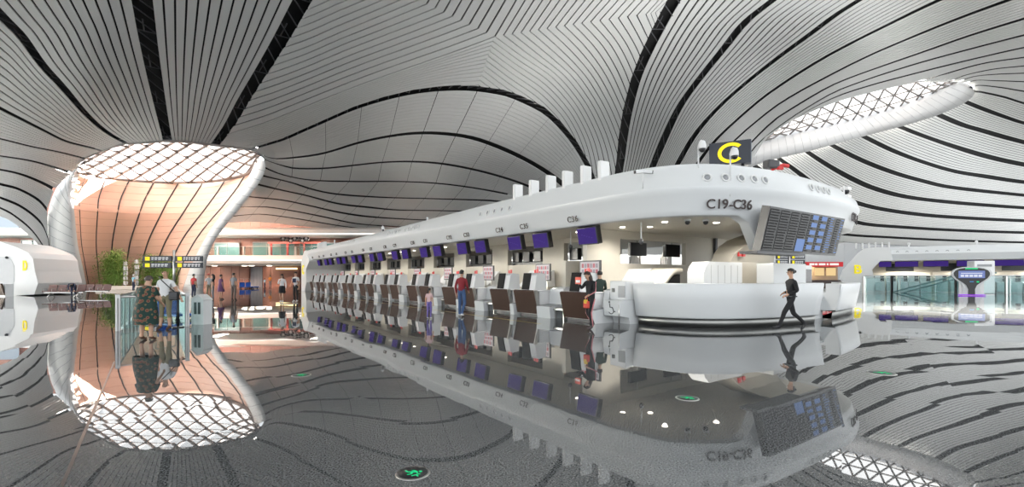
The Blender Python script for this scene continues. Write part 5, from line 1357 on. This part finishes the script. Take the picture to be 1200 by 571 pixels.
# ---------------------------------------------------------------- island at the far left
YD = 36.0
def D_(px, py, Y=YD): return P(px, py, Y)
t = thing('check_in_island', 'white end of a check-in island at the left edge with yellow letter', 'check-in island', (X_(0,YD), YD, 0))
o0 = Vector((X_(0,YD), YD, 0))
outl = [(-40,281),(0,283),(20,290),(33,296),(38.5,303),(41,318),(44.6,332),(40,344.5),(18,347)]
back = Vector((-2.5, 5.0, 0))
ring = [D_(*p)-o0 for p in outl]; ring[-1].z = 0; ring[-2].z = 0.1
ring.append(Vector((ring[0].x, 0, 0)))
mb = MB(); n = len(ring); vs = ring+[p*1.0+Vector((-1.2,5,0)) for p in ring]; mb.add(vs, [list(range(n)), list(range(n, 2*n))[::-1]]+[(i, (i+1) % n, n+(i+1) % n, n+i) for i in range(n)]); mb.build('end_wall', M_PANEL, t)
rec = [(-30,300),(6,301),(13,304),(17,312),(17,330),(12,340),(-30,342)]
r1_ = [D_(*p)-o0+Vector((0,-0.02,0)) for p in rec]; mb = MB(); mb.add(r1_+[p+Vector((0,0.01,0)) for p in r1_], [list(range(7)), list(range(7,14))[::-1]]+[(i,(i+1) % 7,7+(i+1) % 7,7+i) for i in range(7)]); mb.build('recess_panel', mat('recess_grey', (0.55,0.56,0.57), 0.5), t)
ledge = [D_(*p)-o0 for p in ((18,290.5),(33,297),(41,318),(30,316),(19,305))]
text('end_letter', 'D', 1.05, M_YELLOW, t, D_(29.5,312)-o0+Vector((0,-0.03,0)), (0.5,0.0,0), (0,0,1), 0.02, 0.03, 0.45)
MB().ball(D_(9,302)-o0+Vector((0,-0.08,0)), 0.10, 10).build('lens', M_DARK, t)
t = thing('check_in_desk', 'brown desk front at the left edge beside the white island end', 'check-in desk', (X_(3,34.6), 34.6, 0), R(-25))
MB().prism([(-0.2,0.94),(-0.1,0.96),(0.05,0.1),(0,0.1)], 'x', -0.7, 0.3).build('front_panel', M_BROWN, t); MB().box(-0.68, 0.3, 0.05, 0.5, 0, 0.92).build('desk_body', M_WHITE, t)
# ---------------------------------------------------------------- glass rail round the stair well on the left
A_ = at(138, 388.5); B_ = at(219.5, 383)
well = glass_rail('stairwell_railing', 'clear glass railing around the stairwell behind the couple', [(-17.3, 22.0), A_, B_, (-15.0, 21.0)], 0.92, step=1.6, postw=0.045)
for p, wn in ((A_,'left'),(B_,'right')):
    o = thing('railing_pillar', 'white corner pillar of the glass railing, %s one' % wn, 'pillar', (*p, 0), R(45)); MB().rbox(-0.05,0.05,-0.05,0.05,0,0.98,0.01,seg=1).build('shaft', M_WHITE, o); MB().rbox(-0.06,0.06,-0.06,0.06,0.98,1.0,0.005,seg=1).build('cap', M_STEEL, o)
x, y = at(208.6, 384)
o = thing('barrier_post', 'thin black barrier post beside the khaki trousers', 'post', (x, y, 0)); MB().cyl((0,0),0.03,0.02,0.92,12).build('shaft', M_BLACK, o); MB().cyl((0,0),0.15,0,0.025,20).build('base', M_BLACK, o)
x, y = at(206, 374)
def cart(label, x, y, rz, s=1.0):
    t = thing('luggage_cart', label, 'cart', (x, y, 0), rz)
    m4 = Matrix.Scale(s, 4)
    MB().rbox(-0.35,0.35,-0.55,0.45,0.12,0.2,0.02,m=m4).build('platform', M_BLUE, t)
    MB().rbox(-0.33,0.33,0.38,0.44,0.2,0.62,0.02,m=m4).build('back_panel', M_BLUE, t)
    MB().tube([Vector(p)*s for p in ((-0.33,0.42,0.2),(-0.33,0.5,0.98),(0.33,0.5,0.98),(0.33,0.42,0.2))],0.02,8).build('handle_frame', M_STEEL, t)
    for a, b in ((-0.28,-0.4),(0.28,-0.4),(-0.28,0.3),(0.28,0.3)): MB().tube([Vector((a-0.03,b,0.07))*s,Vector((a+0.03,b,0.07))*s],0.07*s,12).build('wheel', M_BLACK, t)
    return t
cart('blue luggage cart behind the glass rail at the khaki trousers', x, y, R(70))
x, y = at(288, 338.5); cart('blue luggage cart left of the shutter door', x, y, R(80), 1.25)
x, y = at(295, 338.3); cart('second blue luggage cart just in front of the shutter door', x, y, R(80), 1.25)
# little white house
x, y = at(236.5, 380)
t = thing('house_model', 'white house-shaped box with two dark slit windows near the glass rail', 'box', (x, y, 0), R(-12))
m_ = MB(); m_.prism([(-0.22,0),(0.22,0),(0.22,0.74),(0,0.90),(-0.22,0.74)], 'y', -0.16, 0.16); m_.build('house_body', M_WHITE, t)
for sg in (1,-1):
    m_ = MB(); m4 = Matrix.Translation((0,0,0.90)) @ Matrix.Rotation(R(35.8)*sg, 4, 'Y'); m_.box(0 if sg > 0 else -0.28, 0.28 if sg > 0 else 0, -0.17, 0.17, -0.005, 0.03, 0, m4); m_.build('roof_slope', M_PANEL, t)
for a in (-0.11, 0.03): MB().box(a, a+0.08, -0.172, -0.16, 0.32, 0.68).build('slit_window', M_BLACK, t)
# ---------------------------------------------------------------- benches under the funnel
def bench(label, px, py, seats, rz):
    x, y = at(px, py); t = thing('bench', label, 'bench', (x, y, 0), rz, 'seat rows under the funnel')
    M_SEAT = mat('seat_brown', (0.13,0.055,0.045), 0.5)
    for k in range(seats):
        c = k*0.62
        m_ = MB(); m_.rbox(c-0.28, c+0.28, -0.28, 0.22, 0.40, 0.46, 0.02, seg=1); m_.build('seat', M_SEAT, t)
        m_ = MB(); m_.rbox(c-0.28, c+0.28, -0.03, 0.03, 0, 0.45, 0.015, seg=1, m=Matrix.Translation((0,0.24,0.44)) @ Matrix.Rotation(R(-14), 4, 'X')); m_.build('backrest', M_SEAT, t)
        m_ = MB(); m_.tube([(c-0.31,0.2,0.44),(c-0.31,0.18,0.62),(c-0.31,-0.2,0.62),(c-0.31,-0.22,0.44)], 0.018, 6); m_.build('armrest', M_STEEL, t)
    MB().box(-0.32, seats*0.62-0.30, -0.05, 0.05, 0.33, 0.40).build('beam', M_STEEL, t)
    for c in (0.1, seats*0.62-0.7):
        m_ = MB(); m_.tube([(c,0,0.35),(c,-0.3,0.03)], 0.03, 6); m_.tube([(c,0,0.35),(c,0.3,0.03)], 0.03, 6); m_.build('leg', M_STEEL, t)
bench('brown seat row at left in front of the white jamb', 58, 349, 4, R(6))
bench('brown seat row directly in front of the copper wall', 92, 347, 4, R(4))
bench('brown seat row farther back by the left jamb', 62, 343.5, 4, R(4))
# ---------------------------------------------------------------- bamboo and the white glyph columns
def bamboo(label, px, Y, w_, h, n, seed):
    rd = random.Random(seed); x = X_(px, Y)
    t = thing('bamboo_clump', label, 'bamboo', (x, Y, 0), 0, 'bamboo inside the copper funnel')
    st = MB(); lf = MB()
    for k in range(n):
        a = Vector((rd.uniform(-w_/2, w_/2), rd.uniform(-0.6, 0.6), 0)); hh = h*rd.uniform(0.7, 1.0); le = Vector((rd.uniform(-.25,.25), rd.uniform(-.2,.2), 0))
        pts = [a+le*(q*q)*1.0+Vector((0,0,hh*q)) for q in (0,.25,.5,.75,1)]
        st.tube(pts, [.020,.019,.016,.012,.006], 5)
        for j in range(190):
            q = rd.uniform(.18, 1); c = a+le*q*q+Vector((0,0,hh*q))+Vector((rd.gauss(0,.36), rd.gauss(0,.32), rd.gauss(0,.1)))
            an = rd.uniform(0, 2*PI); d = Vector((math.cos(an), math.sin(an), rd.uniform(-.9,-.1))).normalized(); sd = d.cross(UPV).normalized()*.045; L_ = rd.uniform(.25,.45)
            lf.add([c, c+d*L_*.4+sd, c+d*L_, c+d*L_*.4-sd], [(0,1,2,3)], 0)
    st.build('stems', mat('bamboo_stem', (0.30,0.36,0.10), 0.6), t); o = lf.build('leaves', mat('bamboo_leaf', (0.26,0.42,0.10), 0.6, var=.2, scale=2), t); o['kind'] = 'stuff'
bamboo('dense green bamboo clump on the left under the copper wall', 132, 55, 2.7, 4.9, 34, 1)
bamboo('thin bamboo clump behind the direction sign on its left side', 172, 57, 2.6, 4.3, 12, 2)
bamboo('thin bamboo clump behind the direction sign pole', 188, 57, 2.4, 4.4, 13, 3)
bamboo('short bamboo clump at the right end near the white jamb', 202, 56, 1.6, 3.6, 8, 4)
for px, hh, wn, sd in ((147.3,3.0,'left'),(160.3,3.3,'right')) if False else ((147.3,3.3,'left',1),(160.3,3.5,'right',2)):
    t = thing('glyph_column', 'white column of openwork glyphs among the bamboo, %s one' % wn, 'sculpture', (X_(px,54), 54, 0))
    MB().box(-0.04,0.04,-0.04,0.04,0,0.5).build('stand', M_WHITE, t); rd = random.Random(sd)
    for k in range(5):
        z = 0.5+k*(hh-0.5)/5; s = (hh-0.5)/5*0.9; m_ = MB()
        for j in range(3): m_.box(-s*.45, s*.45, -.05, .05, z+s*(.12+.3*j), z+s*(.22+.3*j))
        for j in range(3):
            xx = rd.choice((-.4,-.15,.1,.35))*s; m_.box(xx-.05*s*1.2, xx+.05*s*1.2, -.05, .05, z+s*rd.choice((0,.15)), z+s*rd.choice((.8,.95)))
        m_.build('glyph', M_WHITE, t)
# planter edge and white benches in the funnel
t = thing('low_planter', 'low pale planter wall under the bamboo', 'planter', (X_(165,53.2), 53.2, 0)); MB().rbox(-5.0, 4.2, -0.2, 0.2, 0, 0.42, 0.04).build('planter_wall', mat('pale_stone', (0.55,0.48,0.42), 0.6), t)
# ---------------------------------------------------------------- lights and lines in the floor
def exit_light(label, px, py, r, rz):
    x, y = at(px, py); t = thing('floor_exit_light', label, 'floor light', (x, y, 0.0), rz, 'green exit lights in the floor')
    m_ = MB(); m_.lathe([(r*1.12,0.0),(r*1.10,0.004),(r*0.98,0.006)], 36); m_.build('steel_ring', M_STEEL, t)
    m_ = MB(); m_.lathe([(r*0.97,0.003),(r*0.95,0.0065),(0.001,0.0066)], 36); m_.build('black_disc', M_BLACK, t)
    m_ = MB(); z = 0.0075
    def seg(a, b, w_): 
        a = Vector((*a,z)); b = Vector((*b,z)); d = (b-a).normalized(); s = Vector((-d.y,d.x,0))*w_
        v = [a-s,b-s,b+s,a+s]; m_.add([p*1 for p in v]+[p+Vector((0,0,.001)) for p in v], [(0,1,2,3)[::-1],(4,5,6,7),(0,1,5,4),(1,2,6,5),(2,3,7,6),(3,0,4,7)])
    k = r
    seg((-.10*k,-.05*k),(.06*k,.28*k),.09*k); seg((.06*k,.26*k),(.30*k,.16*k),.045*k); seg((.04*k,.24*k),(-.22*k,.20*k),.045*k); seg((-.22*k,.22*k),(-.30*k,.04*k),.04*k)
    seg((-.10*k,-.05*k),(.16*k,-.16*k),.06*k); seg((.16*k,-.14*k),(.12*k,-.46*k),.05*k); seg((-.10*k,-.05*k),(-.26*k,-.26*k),.06*k); seg((-.26*k,-.26*k),(-.54*k,-.30*k),.05*k)
    m_.cyl((.14*k,.46*k), .11*k, z, z+.001, 12); seg((.45*k,-.3*k),(.45*k,.3*k),.05*k); seg((.45*k,.02*k),(.75*k,.02*k),.05*k)
    m_.build('running_figure', M_GREEN, t)
exit_light('green running-figure exit light in the foreground floor', 484, 555, 0.115, R(-55))
exit_light('green exit light in the floor far left of the island', 353, 440, 0.125, R(-55))
exit_light('green exit light in the reflection before the curved counter', 805.5, 467, 0.125, R(-55))
exit_light('green exit light with pale ring in the floor at right', 1033, 437.5, 0.17, R(-55))
m_ = MB()
for s in np.arange(-0.2, 36, 1.2):
    a = IW(-1.55, s, 0.002); b = IW(-1.55, s+1.19, 0.002); d = (b-a).normalized(); sd = Vector((-d.y, d.x, 0))*0.035; m_.add([a-sd, b-sd, b+sd, a+sd], [(0,1,2,3)])
o = m_.build('floor_line', mat('yellow_line', (0.55,0.40,0.05), 0.3), None); struct(o)
m_ = MB(); a = Vector((*at(134,424),0.0015)); b = Vector((*at(72,571),0.0015)); b = a+(b-a)*1.2; d = (b-a).normalized(); sd = Vector((-d.y,d.x,0))*0.012; m_.add([a-sd,b-sd,b+sd,a+sd], [(0,1,2,3)])
struct(m_.build('floor_joint', M_BLACK, None))
# ---------------------------------------------------------------- lamps
def area(name, loc, size, power, col=(1,0.95,0.86), rot=(0,0,0), sy=None):
    d = bpy.data.lights.new(name, 'AREA'); d.energy = power; d.size = size; d.color = col
    if sy: d.shape = 'RECTANGLE'; d.size_y = sy
    o = bpy.data.objects.new(name, d); C.objects.link(o); o.location = loc; o.rotation_euler = rot; return o
def spot(name, loc, power, col=(1,0.92,0.80), r=0.07, ang=150):
    d = bpy.data.lights.new(name, 'SPOT'); d.energy = power; d.color = col; d.shadow_soft_size = r; d.spot_size = R(ang); d.spot_blend = 0.6
    o = bpy.data.objects.new(name, d); C.objects.link(o); o.location = loc; return o
for s in np.arange(-0.6, 38, 2.2): spot('downlight_lamp', IW(1.7, s, 3.13), 120, (1,0.95,0.87))
for t_, s_ in ((1.6,-2.4),(3.1,-3.2),(2.4,-1.2),(5,-3.3),(7,-3.2)): spot('downlight_lamp', IW(t_, s_, 3.13), 170, (1,0.95,0.87))
for t_, s_ in ((6,2),(8,4),(6,9),(6,16)): spot('downlight_lamp', IW(t_, s_, 3.1), 200)
for x in (-85,-55,-44,-36,-26): area('balcony_downlight', (x, 68.0, 3.0), 1.0, 90, (1,0.85,0.68), (0,0,0), 3)
for x in (-85,-55,-42,-28): area('balcony_downlight', (x, 67.5, 7.15), 1.0, 150, (1,0.9,0.78), (0,0,0), 3)
area('shop_lamp', ((950-600)*60/F, 60.2, 2.7), 2.0, 120, (1,0.85,0.65))
for x in (3, 8, 13, 18): spot('island_lamp', BW_(x, 1.2, 3.0), 700)
# daylight: a hazy sun beyond the roof, coming in through the clear skylight on the right
d = bpy.data.lights.new('sun', 'SUN'); d.energy = 260.0; d.angle = R(2.0); d.color = (1,0.95,0.86)
o = bpy.data.objects.new('sun', d); C.objects.link(o); o.location = (60, 120, 80)
o.rotation_euler = Vector((-30,-52.3,-26.9)).to_track_quat('-Z', 'Y').to_euler()

# uplights standing on the island roofs
for t_, s_, pw in ((8,0,150),(10,1,300),(9,9,120),(6,17,60)):
    area('roof_uplight', IW(t_, s_, ztop(t_, s_)-0.15), 1.2, pw, (1,0.97,0.92), (R(180),0,0))
for x, y, pw in ((4,3,250),(10,3,250),(17,3,250)): area('roof_uplight', BW_(x, y, 4.6), 1.2, pw, (1,0.98,0.95), (R(180),0,0))
